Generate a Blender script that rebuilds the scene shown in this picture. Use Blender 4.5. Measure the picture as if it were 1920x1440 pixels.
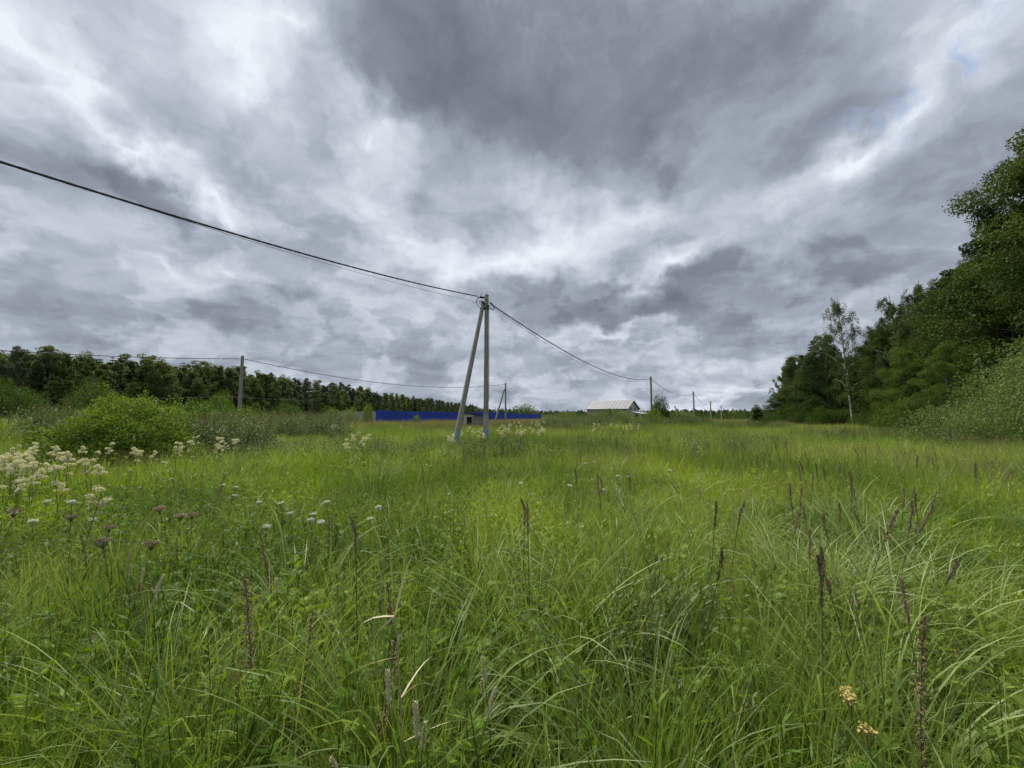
import bpy, math
import numpy as np

# ------------------------------------------------------------------ camera, sky, sun, exposure
scene = bpy.context.scene
for o in list(bpy.data.objects):
    bpy.data.objects.remove(o)
R = math.radians
F, PITCH, CZ = 721.0, R(4.6), 1.75           # focal length in pixels of a 1920 px wide frame, pitch, eye height

def ray(px, py):
    a, b = (px - 960) / F, (720 - py) / F
    return np.array([a, math.cos(PITCH) - b * math.sin(PITCH), math.sin(PITCH) + b * math.cos(PITCH)])

def pt(px, py, d):
    r = ray(px, py)
    return r * d / r[1] + np.array([0, 0, CZ])

cam = bpy.data.cameras.new('camera')
cam.sensor_width = 36
cam.lens = 36 * F / 1920
cam.clip_start, cam.clip_end = 0.05, 9000
cam_o = bpy.data.objects.new('camera', cam)
cam_o.location = (0, 0, CZ)
cam_o.rotation_euler = (R(90) + PITCH, 0, 0)
scene.collection.objects.link(cam_o)
scene.camera = cam_o

EXPO = 2.4
scene.view_settings.view_transform = 'Standard'
scene.view_settings.look = 'None'
scene.view_settings.gamma = 1
scene.view_settings.use_curve_mapping = False
scene.view_settings.exposure = EXPO
scene.cycles.use_denoising = True
scene.cycles.max_bounces = 4
scene.cycles.diffuse_bounces = 2
scene.cycles.transmission_bounces = 3
scene.cycles.glossy_bounces = 1
scene.cycles.use_adaptive_sampling = True

SUN_AZ, SUN_EL = R(-35), R(58)               # azimuth from +Y towards +X
world = bpy.data.worlds.new('World')
scene.world = world
world.use_nodes = True
world.cycles.sampling_method = 'NONE'         # an even overcast sky needs no importance map

class G:
    """small helper for node graphs"""
    def __init__(s, tree):
        s.t = tree; s.n = tree.nodes; s.l = tree.links
    def node(s, typ, **kw):
        n = s.n.new(typ)
        for k, v in kw.items():
            setattr(n, k, v)
        return n
    def put(s, sock, v):
        if isinstance(v, bpy.types.NodeSocket):
            s.l.new(v, sock)
        elif v is not None:
            sock.default_value = v
    def math(s, op, a, b=None, c=None, clamp=False):
        n = s.node('ShaderNodeMath', operation=op, use_clamp=clamp)
        for i, v in enumerate((a, b, c)):
            s.put(n.inputs[i], v)
        return n.outputs[0]
    def vmath(s, op, a, b=None, scale=None):
        n = s.node('ShaderNodeVectorMath', operation=op)
        s.put(n.inputs[0], a); s.put(n.inputs[1], b)
        if scale is not None: s.put(n.inputs['Scale'], scale)
        return n.outputs[0]
    def noise(s, vec, scale, detail=4, rough=.55, dist=0., col=False):
        n = s.node('ShaderNodeTexNoise')
        s.put(n.inputs['Vector'], vec)
        n.inputs['Scale'].default_value = scale; n.inputs['Detail'].default_value = detail
        n.inputs['Roughness'].default_value = rough; n.inputs['Distortion'].default_value = dist
        return n.outputs['Color' if col else 'Fac']
    def mix(s, f, a, b, typ='MIX'):
        n = s.node('ShaderNodeMix', data_type='RGBA', blend_type=typ)
        s.put(n.inputs[0], f)
        for sock, v in ((n.inputs[6], a), (n.inputs[7], b)):
            s.put(sock, v if isinstance(v, bpy.types.NodeSocket) else (*v, 1.0)[:4])
        return n.outputs[2]
    def ramp(s, f, stops, interp='LINEAR'):
        n = s.node('ShaderNodeValToRGB')
        n.color_ramp.interpolation = interp
        e = n.color_ramp.elements
        while len(e) < len(stops): e.new(0.5)
        for el, (p, c) in zip(e, stops):
            el.position = p; el.color = (*c, 1)
        s.put(n.inputs[0], f)
        return n.outputs[0]
    def remap(s, v, a, b, c=0., d=1., smooth=True):
        n = s.node('ShaderNodeMapRange', interpolation_type='SMOOTHSTEP' if smooth else 'LINEAR')
        s.put(n.inputs[0], v)
        for i, q in enumerate((a, b, c, d)): n.inputs[1 + i].default_value = q
        return n.outputs[0]

# broken overcast: cloud masses stand at fixed azimuth / elevation, filled with fractal noise on a flat cloud layer
# (photo pixel of the centre, half axes in pixels, turn in degrees, brightness change)
CLOUDS = [
    (1020, 130, 560, 310, 0, -.46), (760, 70, 260, 190, 20, -.36), (1380, 230, 360, 190, -12, -.34), (930, 300, 260, 140, -30, -.22),
    (280, 320, 130, 52, 28, -.46), (80, 300, 240, 90, 15, -.22), (560, 600, 220, 90, 12, -.26), (90, 580, 260, 70, 5, -.26),
    (1160, 562, 180, 62, 3, -.46), (1420, 545, 330, 100, -8, -.42), (1740, 390, 280, 170, -30, -.26), (1000, 575, 80, 60, 0, -.34),
    (240, 480, 300, 80, 8, -.16), (640, 250, 150, 70, 25, -.16), (1340, 640, 300, 36, 0, -.22), (620, 690, 350, 36, 0, -.12), (300, 180, 150, 80, 20, -.2),
    (520, 40, 120, 170, 80, .36), (450, 130, 230, 80, 40, .34), (60, 110, 230, 110, 15, .34), (690, 240, 160, 60, 50, .36),
    (400, 350, 150, 50, 22, .42), (240, 235, 220, 46, 30, .38), (760, 410, 250, 100, 20, .34), (960, 495, 280, 70, -10, .40),
    (1550, 315, 280, 70, -18, .48), (1690, 190, 200, 60, -50, .48), (1290, 480, 150, 50, -20, .44), (1180, 385, 280, 50, -22, .30),
    (420, 490, 130, 42, 20, .30), (330, 515, 200, 36, 15, .24), (1290, 752, 380, 30, 0, .14), (1380, 745, 200, 36, 0, .28), (1160, 625, 170, 26, 5, .32), (1850, 60, 220, 140, 0, .16),
]
g = G(world.node_tree)
g.n.clear()
tc = g.node('ShaderNodeTexCoord').outputs['Generated']
sep = g.node('ShaderNodeSeparateXYZ'); g.l.new(tc, sep.inputs[0])
X, Y, Z = sep.outputs
den = g.math('ADD', g.math('MAXIMUM', Z, 0.0), 0.26)
cmb = g.node('ShaderNodeCombineXYZ'); g.put(cmb.inputs[0], g.math('DIVIDE', X, den)); g.put(cmb.inputs[1], g.math('DIVIDE', Y, den))
PL = cmb.outputs[0]
cmb2 = g.node('ShaderNodeCombineXYZ'); g.put(cmb2.inputs[0], g.math('ARCTAN2', X, Y)); g.put(cmb2.inputs[1], g.math('ARCSINE', Z))
AE = cmb2.outputs[0]
def cloud_noise(vec, scale, detail, rough, dist, gain, T):
    return g.math('MULTIPLY_ADD', g.math('SUBTRACT', g.noise(vec, scale, detail, rough, dist), .5), gain, T)
wz = g.vmath('SUBTRACT', g.noise(PL, 2.4, 4, .52, 0.0, col=True), (.5, .5, .5))
wz2 = g.vmath('SUBTRACT', g.noise(AE, 7.0, 5, .56, 0.0, col=True), (.5, .5, .5))
AEW = g.vmath('ADD', g.vmath('ADD', AE, g.vmath('SCALE', wz, scale=.22)), g.vmath('SCALE', wz2, scale=.20))
# domain-warped coordinates give the lumpy, hooked edges of broken stratocumulus
WP = g.vmath('ADD', PL, g.vmath('SCALE', wz, scale=.55))
AS = g.vmath('ADD', g.vmath('MULTIPLY', AE, (1, 1.75, 1)), g.vmath('SCALE', wz2, scale=.22))
T = cloud_noise(WP, 1.3, 6, .48, 0.0, .80, .575)
puffs = g.remap(g.noise(g.vmath('ADD', WP, (7.3, 2.1, 0)), 2.6, 7, .55, 0.0), .44, .60)
T = g.math('MULTIPLY_ADD', puffs, -.14, g.math('ADD', T, .07))
lumps = g.remap(g.noise(g.vmath('ADD', AS, (3.1, 1.7, 0)), 6.5, 7, .55, 0.0), .45, .58)
low = g.remap(Z, .06, .55, 1.0, .25)
T = g.math('MULTIPLY_ADD', g.math('MULTIPLY', lumps, low), -.20, g.math('ADD', T, .07))
T = cloud_noise(AS, 22, 5, .6, 0.0, .16, T)
def az_el(px, py):
    r = ray(px, py); r /= np.linalg.norm(r)
    return np.array([math.atan2(r[0], r[1]), math.asin(r[2])])
for px, py, rx, ry, rot, amp in CLOUDS:
    c = az_el(px, py); q = R(rot)
    ax = az_el(px + math.cos(q) * 5, py + math.sin(q) * 5) - c          # photo y runs downwards
    ay = az_el(px - math.sin(q) * 5, py + math.cos(q) * 5) - c
    mp = g.node('ShaderNodeMapping', vector_type='TEXTURE')
    g.put(mp.inputs[0], AEW)
    mp.inputs[1].default_value = (c[0], c[1], 0)
    mp.inputs[2].default_value = (0, 0, math.atan2(ax[1], ax[0]))
    mp.inputs[3].default_value = (np.linalg.norm(ax) / 5 * rx * 1.25, np.linalg.norm(ay) / 5 * ry * 1.25, 1)
    gr = g.node('ShaderNodeTexGradient', gradient_type='QUADRATIC_SPHERE')
    g.put(gr.inputs[0], mp.outputs[0])
    T = g.math('MULTIPLY_ADD', g.remap(gr.outputs['Fac'], .02, .42) if amp < -.2 else gr.outputs['Fac'], amp * .66 if amp < -.2 else amp, T)
CL = 1 / (0.1 * 2 ** EXPO)
cloud = g.ramp(T, [(0.0, (.160, .186, .230)), (.25, (.236, .268, .330)), (.5, (.375, .422, .500)), (.75, (.590, .648, .730)), (1.0, (.84, .905, .97))])
cloud = g.vmath('SCALE', cloud, scale=CL)
sky = g.node('ShaderNodeTexSky', sky_type='NISHITA', sun_disc=False)
sky.sun_elevation = SUN_EL; sky.sun_rotation = SUN_AZ
gap_b = az_el(1810, 110)
mp = g.node('ShaderNodeMapping', vector_type='TEXTURE'); g.put(mp.inputs[0], AEW)
mp.inputs[1].default_value = (gap_b[0], gap_b[1], 0); mp.inputs[2].default_value = (0, 0, R(25)); mp.inputs[3].default_value = (.38, .16, 1)
gr = g.node('ShaderNodeTexGradient', gradient_type='SPHERICAL'); g.put(gr.inputs[0], mp.outputs[0])
gap = g.math('MULTIPLY', g.remap(g.math('ADD', g.noise(g.vmath('MULTIPLY', WP, (1, 2.4, 1)), 5, 6, .6, 0), g.math('MULTIPLY', gr.outputs['Fac'], .30)), .70, .92), .5)
bg = g.node('ShaderNodeBackground'); bg.inputs[1].default_value = 0.1
g.l.new(g.mix(gap, cloud, g.vmath('SCALE', sky.outputs[0], scale=.4)), bg.inputs[0])
wo = g.node('ShaderNodeOutputWorld'); g.l.new(bg.outputs[0], wo.inputs[0])

sun = bpy.data.lights.new('sun', 'SUN')
sun.energy, sun.angle, sun.color = 1.5, R(24), (1.0, .96, .89)
sun_o = bpy.data.objects.new('sun', sun)
from mathutils import Vector, Matrix, Euler
sd = Vector((math.sin(SUN_AZ) * math.cos(SUN_EL), math.cos(SUN_AZ) * math.cos(SUN_EL), math.sin(SUN_EL)))
sun_o.rotation_euler = sd.to_track_quat('Z', 'Y').to_euler()
sun_o.location = (0, 0, 60)
scene.collection.objects.link(sun_o)

# ------------------------------------------------------------------ helpers
COL = scene.collection
rng = np.random.default_rng(7)

def sstep(a, b, v):
    t = np.clip((np.asarray(v, float) - a) / (b - a), 0, 1)
    return t * t * (3 - 2 * t)

def H(x, y):
    """ground height in metres"""
    x = np.asarray(x, float); y = np.asarray(y, float)
    z = .05 * np.sin(x * .55 + 1.3) * np.sin(y * .43) + .04 * np.sin(x * .21 - y * .33)
    z = z - 1.7 * sstep(70, 210, y)
    z = z + 1.0 * np.exp(-(((x + 31) / 15) ** 2 + ((y - 25) / 8) ** 2))
    z = z + .35 * np.exp(-(((x + 14) / 8) ** 2 + ((y - 34) / 9) ** 2))
    z = z + 6 * sstep(900, 3200, np.hypot(x, y)) * (1 + .4 * np.sin(np.arctan2(x, y) * 9 + 1))
    return z

def h1(x, y): return float(H(x, y))

class Buf:
    def __init__(s):
        s.V = []; s.L = []; s.C = []; s.A = {}; s.n = 0; s.mi = 0; s.M = []
    def add(s, V, F, **attrs):
        V = np.asarray(V, np.float32).reshape(-1, 3)
        F = np.asarray(F, np.int64)
        s.V.append(V); s.L.append((F + s.n).ravel()); s.C.append(np.full(len(F), F.shape[1])); s.M.append(np.full(len(F), s.mi))
        for k in set(s.A) | set(attrs):
            a = s.A.setdefault(k, [np.zeros(s.n, np.float32)] if s.n else [])
            v = attrs.get(k, 0.0)
            a.append(np.broadcast_to(np.asarray(v, np.float32), (len(V),)).copy())
        s.n += len(V)
    def mesh(s, name, mat=None, smooth=False):
        me = bpy.data.meshes.new(name)
        V = np.concatenate(s.V); L = np.concatenate(s.L).astype(np.int32); C = np.concatenate(s.C).astype(np.int32)
        me.vertices.add(len(V)); me.vertices.foreach_set('co', V.ravel())
        me.loops.add(len(L)); me.loops.foreach_set('vertex_index', L)
        me.polygons.add(len(C)); me.polygons.foreach_set('loop_start', np.concatenate([[0], np.cumsum(C)[:-1]]).astype(np.int32))
        for k, a in s.A.items():
            at = me.attributes.new(k, 'FLOAT', 'POINT'); at.data.foreach_set('value', np.concatenate(a))
        me.update(calc_edges=True)
        me.polygons.foreach_set('use_smooth', np.full(len(C), smooth))
        for q in (mat if isinstance(mat, (list, tuple)) else [mat] if mat else []): me.materials.append(q)
        if isinstance(mat, (list, tuple)): me.polygons.foreach_set('material_index', np.concatenate(s.M).astype(np.int32))
        me.validate()
        return me

def link(name, me, parent=None, loc=None, rot=None, scale=None):
    o = bpy.data.objects.new(name, me)
    COL.objects.link(o)
    if parent: o.parent = parent
    if loc is not None: o.location = [float(v) for v in loc]
    if rot is not None: o.rotation_euler = rot
    if scale is not None: o.scale = (scale,) * 3 if np.isscalar(scale) else scale
    return o

def tag(o, label, cat, group=None):
    o['label'] = label; o['category'] = cat
    if group: o['group'] = group
    return o

def thing(name, label, cat, loc=(0, 0, 0), rotz=0, group=None, scale=None, rot=None):
    return tag(link(name, None, None, loc, rot or (0, 0, rotz), scale), label, cat, group)

def unit(v): return v / np.maximum(np.linalg.norm(v, axis=-1, keepdims=True), 1e-9)

def tube(b, pts, rad, sides=6, cap=True, **attrs):
    P = np.asarray(pts, float); n = len(P)
    rad = np.broadcast_to(np.asarray(rad, float), (n,))
    d = unit(np.gradient(P, axis=0))
    ref = np.array([0, 0, 1.0]) if abs(d[:, 2]).mean() < .8 else np.array([1.0, 0, 0])
    u = unit(np.cross(d, ref)); v = np.cross(d, u)
    a = np.arange(sides) / sides * 2 * np.pi
    V = P[:, None] + rad[:, None, None] * (np.cos(a)[None, :, None] * u[:, None] + np.sin(a)[None, :, None] * v[:, None])
    i = np.arange(n - 1)[:, None] * sides; j = np.arange(sides)[None]; k = (j + 1) % sides
    Fq = np.stack([i + j, i + k, i + sides + k, i + sides + j], -1).reshape(-1, 4)
    b.add(V.reshape(-1, 3), Fq, **attrs)
    if cap:
        b.add(V[-1], [list(range(sides))], **attrs); b.add(V[0][::-1], [list(range(sides))], **attrs)

def box(b, lo, hi, M=None):
    x0, y0, z0 = lo; x1, y1, z1 = hi
    V = np.array([(x0, y0, z0), (x1, y0, z0), (x1, y1, z0), (x0, y1, z0), (x0, y0, z1), (x1, y0, z1), (x1, y1, z1), (x0, y1, z1)], float)
    if M is not None: V = V @ np.asarray(M)[:3, :3].T + np.asarray(M)[:3, 3]
    b.add(V, [(0, 3, 2, 1), (4, 5, 6, 7), (0, 1, 5, 4), (1, 2, 6, 5), (2, 3, 7, 6), (3, 0, 4, 7)])

def loft(b, sections):
    """closed cross-sections (k,3) joined in order, both ends capped"""
    S = np.asarray(sections, float); n, k = S.shape[:2]
    i = np.arange(n - 1)[:, None] * k; j = np.arange(k)[None]; jn = (j + 1) % k
    b.add(S.reshape(-1, 3), np.stack([i + j, i + jn, i + k + jn, i + k + j], -1).reshape(-1, 4))
    b.add(S[0][::-1], [list(range(k))]); b.add(S[-1], [list(range(k))])

# ------------------------------------------------------------------ materials
def new_mat(name):
    m = bpy.data.materials.new(name); m.use_nodes = True
    gg = G(m.node_tree); gg.n.clear()
    return m, gg, gg.node('ShaderNodeOutputMaterial')

def plain(name, c1, c2=None, scale=6., rough=.75, metal=0., stretch=(1, 1, 1), bump=0., objvar=0.):
    m, g, out = new_mat(name)
    co = g.node('ShaderNodeTexCoord').outputs['Object']
    v = g.vmath('MULTIPLY', co, stretch)
    n = g.noise(v, scale, 6, .65)
    p = g.node('ShaderNodeBsdfPrincipled')
    col = g.mix(g.remap(n, .3, .7), c1, c2 or tuple(x * .75 for x in c1))
    if objvar:      # each sheet or board has faded a little differently
        col = g.vmath('SCALE', col, scale=g.math('MULTIPLY_ADD', g.node('ShaderNodeObjectInfo').outputs['Random'], 2 * objvar, 1 - objvar))
    g.put(p.inputs['Base Color'], col)
    p.inputs['Roughness'].default_value = rough; p.inputs['Metallic'].default_value = metal
    if bump:
        bn = g.node('ShaderNodeBump'); bn.inputs['Strength'].default_value = bump; bn.inputs['Distance'].default_value = .02
        g.put(bn.inputs['Height'], g.noise(v, scale * 5, 5, .7)); g.l.new(bn.outputs[0], p.inputs['Normal'])
    g.l.new(p.outputs[0], out.inputs[0])
    return m

def foliage(name, c1, c2, trans=.35, spec=.15, rough=.5, objvar=.35, world_tint=None, tip=None):
    """leaf or blade colour: varied per leaf, per plant and, for the meadow, by patches of ground"""
    m, g, out = new_mat(name)
    rnd = g.node('ShaderNodeAttribute', attribute_name='rnd').outputs['Fac']
    oi = g.node('ShaderNodeObjectInfo')
    col = g.mix(rnd, c1, c2)
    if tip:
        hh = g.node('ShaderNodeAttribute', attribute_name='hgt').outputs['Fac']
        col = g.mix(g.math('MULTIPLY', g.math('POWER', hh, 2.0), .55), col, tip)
    if world_tint:
        pos = g.node('ShaderNodeNewGeometry').outputs['Position']
        flat = g.vmath('MULTIPLY', pos, (1, 1, 0))
        f = g.remap(g.noise(flat, .33, 3, .5), .40, .66)
        for (cx, cy, rx, ry, amp) in PATCHES:
            mp = g.node('ShaderNodeMapping', vector_type='TEXTURE'); g.put(mp.inputs[0], flat)
            mp.inputs[1].default_value = (cx, cy, 0); mp.inputs[3].default_value = (rx, ry, 1)
            gr = g.node('ShaderNodeTexGradient', gradient_type='SPHERICAL'); g.put(gr.inputs[0], mp.outputs[0])
            f = g.math('MULTIPLY_ADD', gr.outputs['Fac'], amp, f)
        f = g.math('MAXIMUM', g.math('MINIMUM', f, 1.0), 0.0)
        col = g.mix(f, col, g.mix(.85, col, world_tint))
        # drier, reddish haze of grass flowers further out
        f2 = g.remap(g.noise(g.vmath('ADD', flat, (31, 7, 0)), .16, 3, .5), .50, .74, 0, .28)
        col = g.mix(f2, col, (.20, .165, .075))
    hsv = g.node('ShaderNodeHueSaturation')
    g.put(hsv.inputs['Color'], col)
    g.put(hsv.inputs['Value'], g.math('MULTIPLY_ADD', oi.outputs['Random'], objvar * 2, 1 - objvar))
    g.put(hsv.inputs['Hue'], g.math('MULTIPLY_ADD', oi.outputs['Random'], -.03, .515))
    col = hsv.outputs[0]
    p = g.node('ShaderNodeBsdfPrincipled')
    g.put(p.inputs['Base Color'], col); p.inputs['Roughness'].default_value = rough; p.inputs['Specular IOR Level'].default_value = spec
    t = g.node('ShaderNodeBsdfTranslucent')
    g.put(t.inputs[0], g.mix(1.0, col, (1.25, 1.2, .6), 'MULTIPLY'))
    mx = g.node('ShaderNodeMixShader'); mx.inputs[0].default_value = trans
    g.l.new(p.outputs[0], mx.inputs[1]); g.l.new(t.outputs[0], mx.inputs[2]); g.l.new(mx.outputs[0], out.inputs[0])
    return m

# patches of lighter grass on the ground: x, y, radii, strength
PATCHES = [(-3.6, 11.5, 4.5, 3.6, 1.0), (-8, 8.2, 4.0, 2.2, .7), (7.5, 9.5, 7, 5, .7), (1.5, 22, 16, 7, .45), (14, 40, 30, 14, .5), (-3, 3.2, 4, 2.2, -.6), (-5.5, 5.0, 3, 2, -.4)]
LIGHT = (.172, .260, .024)
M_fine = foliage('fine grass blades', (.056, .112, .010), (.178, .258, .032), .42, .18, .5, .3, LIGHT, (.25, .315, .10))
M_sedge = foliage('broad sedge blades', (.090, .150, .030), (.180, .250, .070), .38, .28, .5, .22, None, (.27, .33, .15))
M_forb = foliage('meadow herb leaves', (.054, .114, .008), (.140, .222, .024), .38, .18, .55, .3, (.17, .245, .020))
M_weed = foliage('tall weed leaves', (.036, .066, .012), (.088, .130, .034), .32, .15, .55, .3)
M_silver = foliage('grey green herb leaves', (.09, .135, .04), (.16, .21, .085), .3, .25, .5, .2)
M_dry = foliage('dry grass stalks', (.16, .12, .06), (.24, .19, .11), .2, .2, .6, .2)
M_pink = foliage('flowering grass heads', (.17, .13, .075), (.24, .19, .12), .25, .1, .7, .25)
M_broad = foliage('dark broadleaf leaves', (.016, .036, .006), (.070, .106, .020), .32, .12, .55, .25)
M_maple = foliage('mid green broadleaf leaves', (.036, .072, .009), (.076, .125, .018), .35, .12, .55, .2)
M_forest = foliage('forest leaves', (.034, .056, .014), (.092, .128, .038), .35, .12, .6, .22)
M_fbirch = foliage('forest birch leaves', (.046, .070, .022), (.096, .130, .046), .35, .12, .6, .2)
M_birch = foliage('birch leaves', (.046, .070, .020), (.092, .120, .042), .35, .12, .55, .22)
M_willow = foliage('grey green willow leaves', (.075, .115, .026), (.200, .255, .085), .32, .15, .55, .12)
M_sallow = foliage('bright green shrub leaves', (.036, .078, .006), (.165, .245, .036), .36, .15, .55, .12)
M_needle = foliage('spruce needles', (.018, .034, .014), (.040, .062, .026), .1, .15, .55, .25)
M_young = foliage('young spruce needles', (.05, .09, .022), (.10, .15, .04), .15, .2, .55, .1)
M_pine = foliage('pine needles', (.022, .040, .018), (.042, .064, .028), .12, .2, .55, .22)
M_cream = foliage('creamy flower clusters', (.42, .41, .30), (.64, .63, .50), .3, .1, .7, .08)
M_white = foliage('white flower umbels', (.42, .44, .39), (.58, .59, .54), .2, .1, .7, .05)
M_yellow = foliage('yellow button flowers', (.26, .22, .06), (.38, .33, .13), .15, .1, .7, .08)
M_seed = foliage('purple brown seed heads', (.15, .115, .085), (.26, .205, .15), .2, .1, .6, .35)
M_brownhead = foliage('rusty dried seed clusters', (.12, .085, .055), (.21, .155, .10), .1, .1, .7, .2)
M_tim = foliage('pale timothy heads', (.34, .31, .20), (.50, .46, .34), .2, .1, .7, .15)
M_stem = plain('green stems', (.07, .10, .025), (.05, .08, .02), 20)
M_dstem = plain('brown stems', (.13, .09, .05), (.08, .055, .03), 20)
M_bark = plain('grey brown bark', (.085, .075, .062), (.045, .04, .034), 3, .9, 0, (3, 3, .5), .4)
M_pbark = plain('orange pine bark', (.17, .10, .06), (.09, .065, .05), 3, .9, 0, (2, 2, .5))
def birch_bark():
    m, g, out = new_mat('white birch bark')
    co = g.node('ShaderNodeTexCoord').outputs['Object']
    n = g.noise(g.vmath('MULTIPLY', co, (1.5, 1.5, 7)), 1.6, 5, .7)
    p = g.node('ShaderNodeBsdfPrincipled')
    g.put(p.inputs['Base Color'], g.mix(g.remap(n, .55, .62), (.34, .33, .30), (.05, .045, .04)))
    p.inputs['Roughness'].default_value = .8
    g.l.new(p.outputs[0], out.inputs[0])
    return m
M_bbark = birch_bark()
def concrete():
    m, g, out = new_mat('weathered concrete')
    co = g.node('ShaderNodeTexCoord').outputs['Object']
    n1 = g.noise(g.vmath('MULTIPLY', co, (9, 9, .5)), 2.0, 6, .65); n2 = g.noise(co, 26, 5, .7); n3 = g.noise(g.vmath('MULTIPLY', co, (1, 1, .6)), 1.3, 4, .6)
    c = g.mix(g.remap(n1, .35, .68), (.31, .29, .255), (.16, .147, .13))
    c = g.mix(g.remap(n3, .52, .72, 0, .55), c, (.31, .30, .275))
    c = g.mix(g.remap(n2, .60, .70, 0, .7), c, (.11, .10, .09))
    p = g.node('ShaderNodeBsdfPrincipled'); g.put(p.inputs['Base Color'], c); p.inputs['Roughness'].default_value = .92
    bn = g.node('ShaderNodeBump'); bn.inputs['Strength'].default_value = .7; bn.inputs['Distance'].default_value = .02
    g.put(bn.inputs['Height'], n2); g.l.new(bn.outputs[0], p.inputs['Normal']); g.l.new(p.outputs[0], out.inputs[0])
    return m
M_concrete = concrete()
M_blue_paint = plain('flaking pale blue paint', (.15, .28, .42), (.23, .31, .36), 14, .7)
M_white_paint = plain('worn whitewash on concrete', (.36, .36, .35), (.24, .235, .22), 9, .85)
M_iron = plain('dark iron fittings', (.035, .035, .038), (.06, .05, .045), 20, .55, .4)
M_galv = plain('galvanised steel', (.45, .46, .47), (.33, .34, .35), 9, .5, .6)
M_cable = plain('black cable sheath', (.022, .018, .026), (.03, .024, .034), 30, .5)
M_wire = plain('thin grey wire', (.06, .06, .065), (.05, .05, .05), 30, .5)

# ------------------------------------------------------------------ ground
def ground():
    m, g, out = new_mat('meadow soil and turf')
    pos = g.node('ShaderNodeNewGeometry').outputs['Position']
    n = g.noise(pos, .08, 8, .62); n2 = g.noise(pos, 2.5, 6, .7)
    c = g.mix(g.remap(n, .35, .65), (.060, .085, .018), (.105, .115, .032))
    c = g.mix(g.remap(n2, .35, .7), c, (.055, .06, .02))
    p = g.node('ShaderNodeBsdfPrincipled'); g.put(p.inputs['Base Color'], c); p.inputs['Roughness'].default_value = 1; p.inputs['Specular IOR Level'].default_value = .1
    g.l.new(p.outputs[0], out.inputs[0])
    rr = np.concatenate([[0.0], np.geomspace(.5, 6000, 130)]); na = 256
    a = np.arange(na) / na * 2 * np.pi
    x = rr[:, None] * np.cos(a); y = rr[:, None] * np.sin(a)
    V = np.stack([x, y, H(x, y)], -1).reshape(-1, 3)
    i = np.arange(len(rr) - 1)[:, None] * na; j = np.arange(na)[None]; k = (j + 1) % na
    b = Buf(); b.add(V, np.stack([i + j, i + na + j, i + na + k, i + k], -1).reshape(-1, 4))
    o = link('ground', b.mesh('ground', m, True)); o['kind'] = 'structure'
ground()

# ------------------------------------------------------------------ plant building blocks
def blades(b, r, n, rad, hmin, hmax, w, lean=(.05, .45), curl=(.2, 1.6), segs=5, spread=1.0, base=None, flop=0., az=None, hf=None, tone=None):
    """n curved tapering grass blades rooted in a disc"""
    if base is None:
        q = np.sqrt(r.random(n)) * rad; t = r.random(n) * 2 * np.pi
        base = np.stack([q * np.cos(t), q * np.sin(t), np.full(n, -.03)], -1)
        az = t + r.normal(0, spread, n)
    elif az is None:
        az = r.random(n) * 2 * np.pi
    L = hmin + (hmax - hmin) * r.random(n) ** .8
    if hf is not None: L = L * hf
    ph0 = lean[0] + (lean[1] - lean[0]) * r.random(n)
    k = curl[0] + (curl[1] - curl[0]) * r.random(n) ** 1.5
    if flop: k = np.where(r.random(n) < flop, k + 1.2, k)
    s = np.linspace(0, 1, segs + 1)
    ph = ph0[:, None] + k[:, None] * s[None] ** 2
    ds = L[:, None] / segs
    hx = np.concatenate([np.zeros((n, 1)), np.cumsum(np.sin((ph[:, 1:] + ph[:, :-1]) / 2) * ds, 1)], 1)
    hz = np.concatenate([np.zeros((n, 1)), np.cumsum(np.cos((ph[:, 1:] + ph[:, :-1]) / 2) * ds, 1)], 1)
    d = np.stack([np.cos(az), np.sin(az), np.zeros(n)], -1)
    C = base[:, None] + hx[..., None] * d[:, None] + hz[..., None] * np.array([0, 0, 1.0])
    tw = r.normal(0, .7, n)
    side0 = np.stack([-np.sin(az), np.cos(az), np.zeros(n)], -1)
    up = np.array([0, 0, 1.0])
    side = side0[:, None] * np.cos(tw)[:, None, None] + (np.cos(ph)[..., None] * d[:, None] - np.sin(ph)[..., None] * up) * np.sin(tw)[:, None, None]
    W = w * (.6 + .8 * r.random(n))[:, None] * (np.minimum(1, .55 + 2 * s) * (1 - s ** 2.2) + .03)[None]
    V = np.stack([C - side * W[..., None] / 2, C + side * W[..., None] / 2], 2).reshape(-1, 3)
    m = segs + 1
    i0 = (np.arange(n)[:, None] * m + np.arange(segs)[None]) * 2
    Fq = np.stack([i0, i0 + 1, i0 + 3, i0 + 2], -1).reshape(-1, 4)
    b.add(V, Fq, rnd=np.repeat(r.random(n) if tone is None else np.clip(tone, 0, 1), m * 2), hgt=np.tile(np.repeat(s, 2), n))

def leaves(b, P, D, L, W, r, rnd=None, flat=None):
    """diamond leaves: base points P, directions D, lengths, widths"""
    n = len(P); D = unit(D)
    q = r.normal(size=(n, 3)) if flat is None else flat + r.normal(size=(n, 3)) * .35
    S = unit(np.cross(D, q))
    L = np.broadcast_to(L, (n,))[:, None]; W = np.broadcast_to(W, (n,))[:, None]
    nrm = np.cross(S, D)
    V = np.stack([P, P + D * L * .45 + S * W / 2 + nrm * W * .12, P + D * L, P + D * L * .45 - S * W / 2 + nrm * W * .12], 1).reshape(-1, 3)
    rnd = r.random(n) if rnd is None else rnd
    b.add(V, np.arange(n * 4).reshape(n, 4), rnd=np.repeat(np.clip(rnd, 0, 1), 4))

def rand_unit(r, n): return unit(r.normal(size=(n, 3)))

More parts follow.
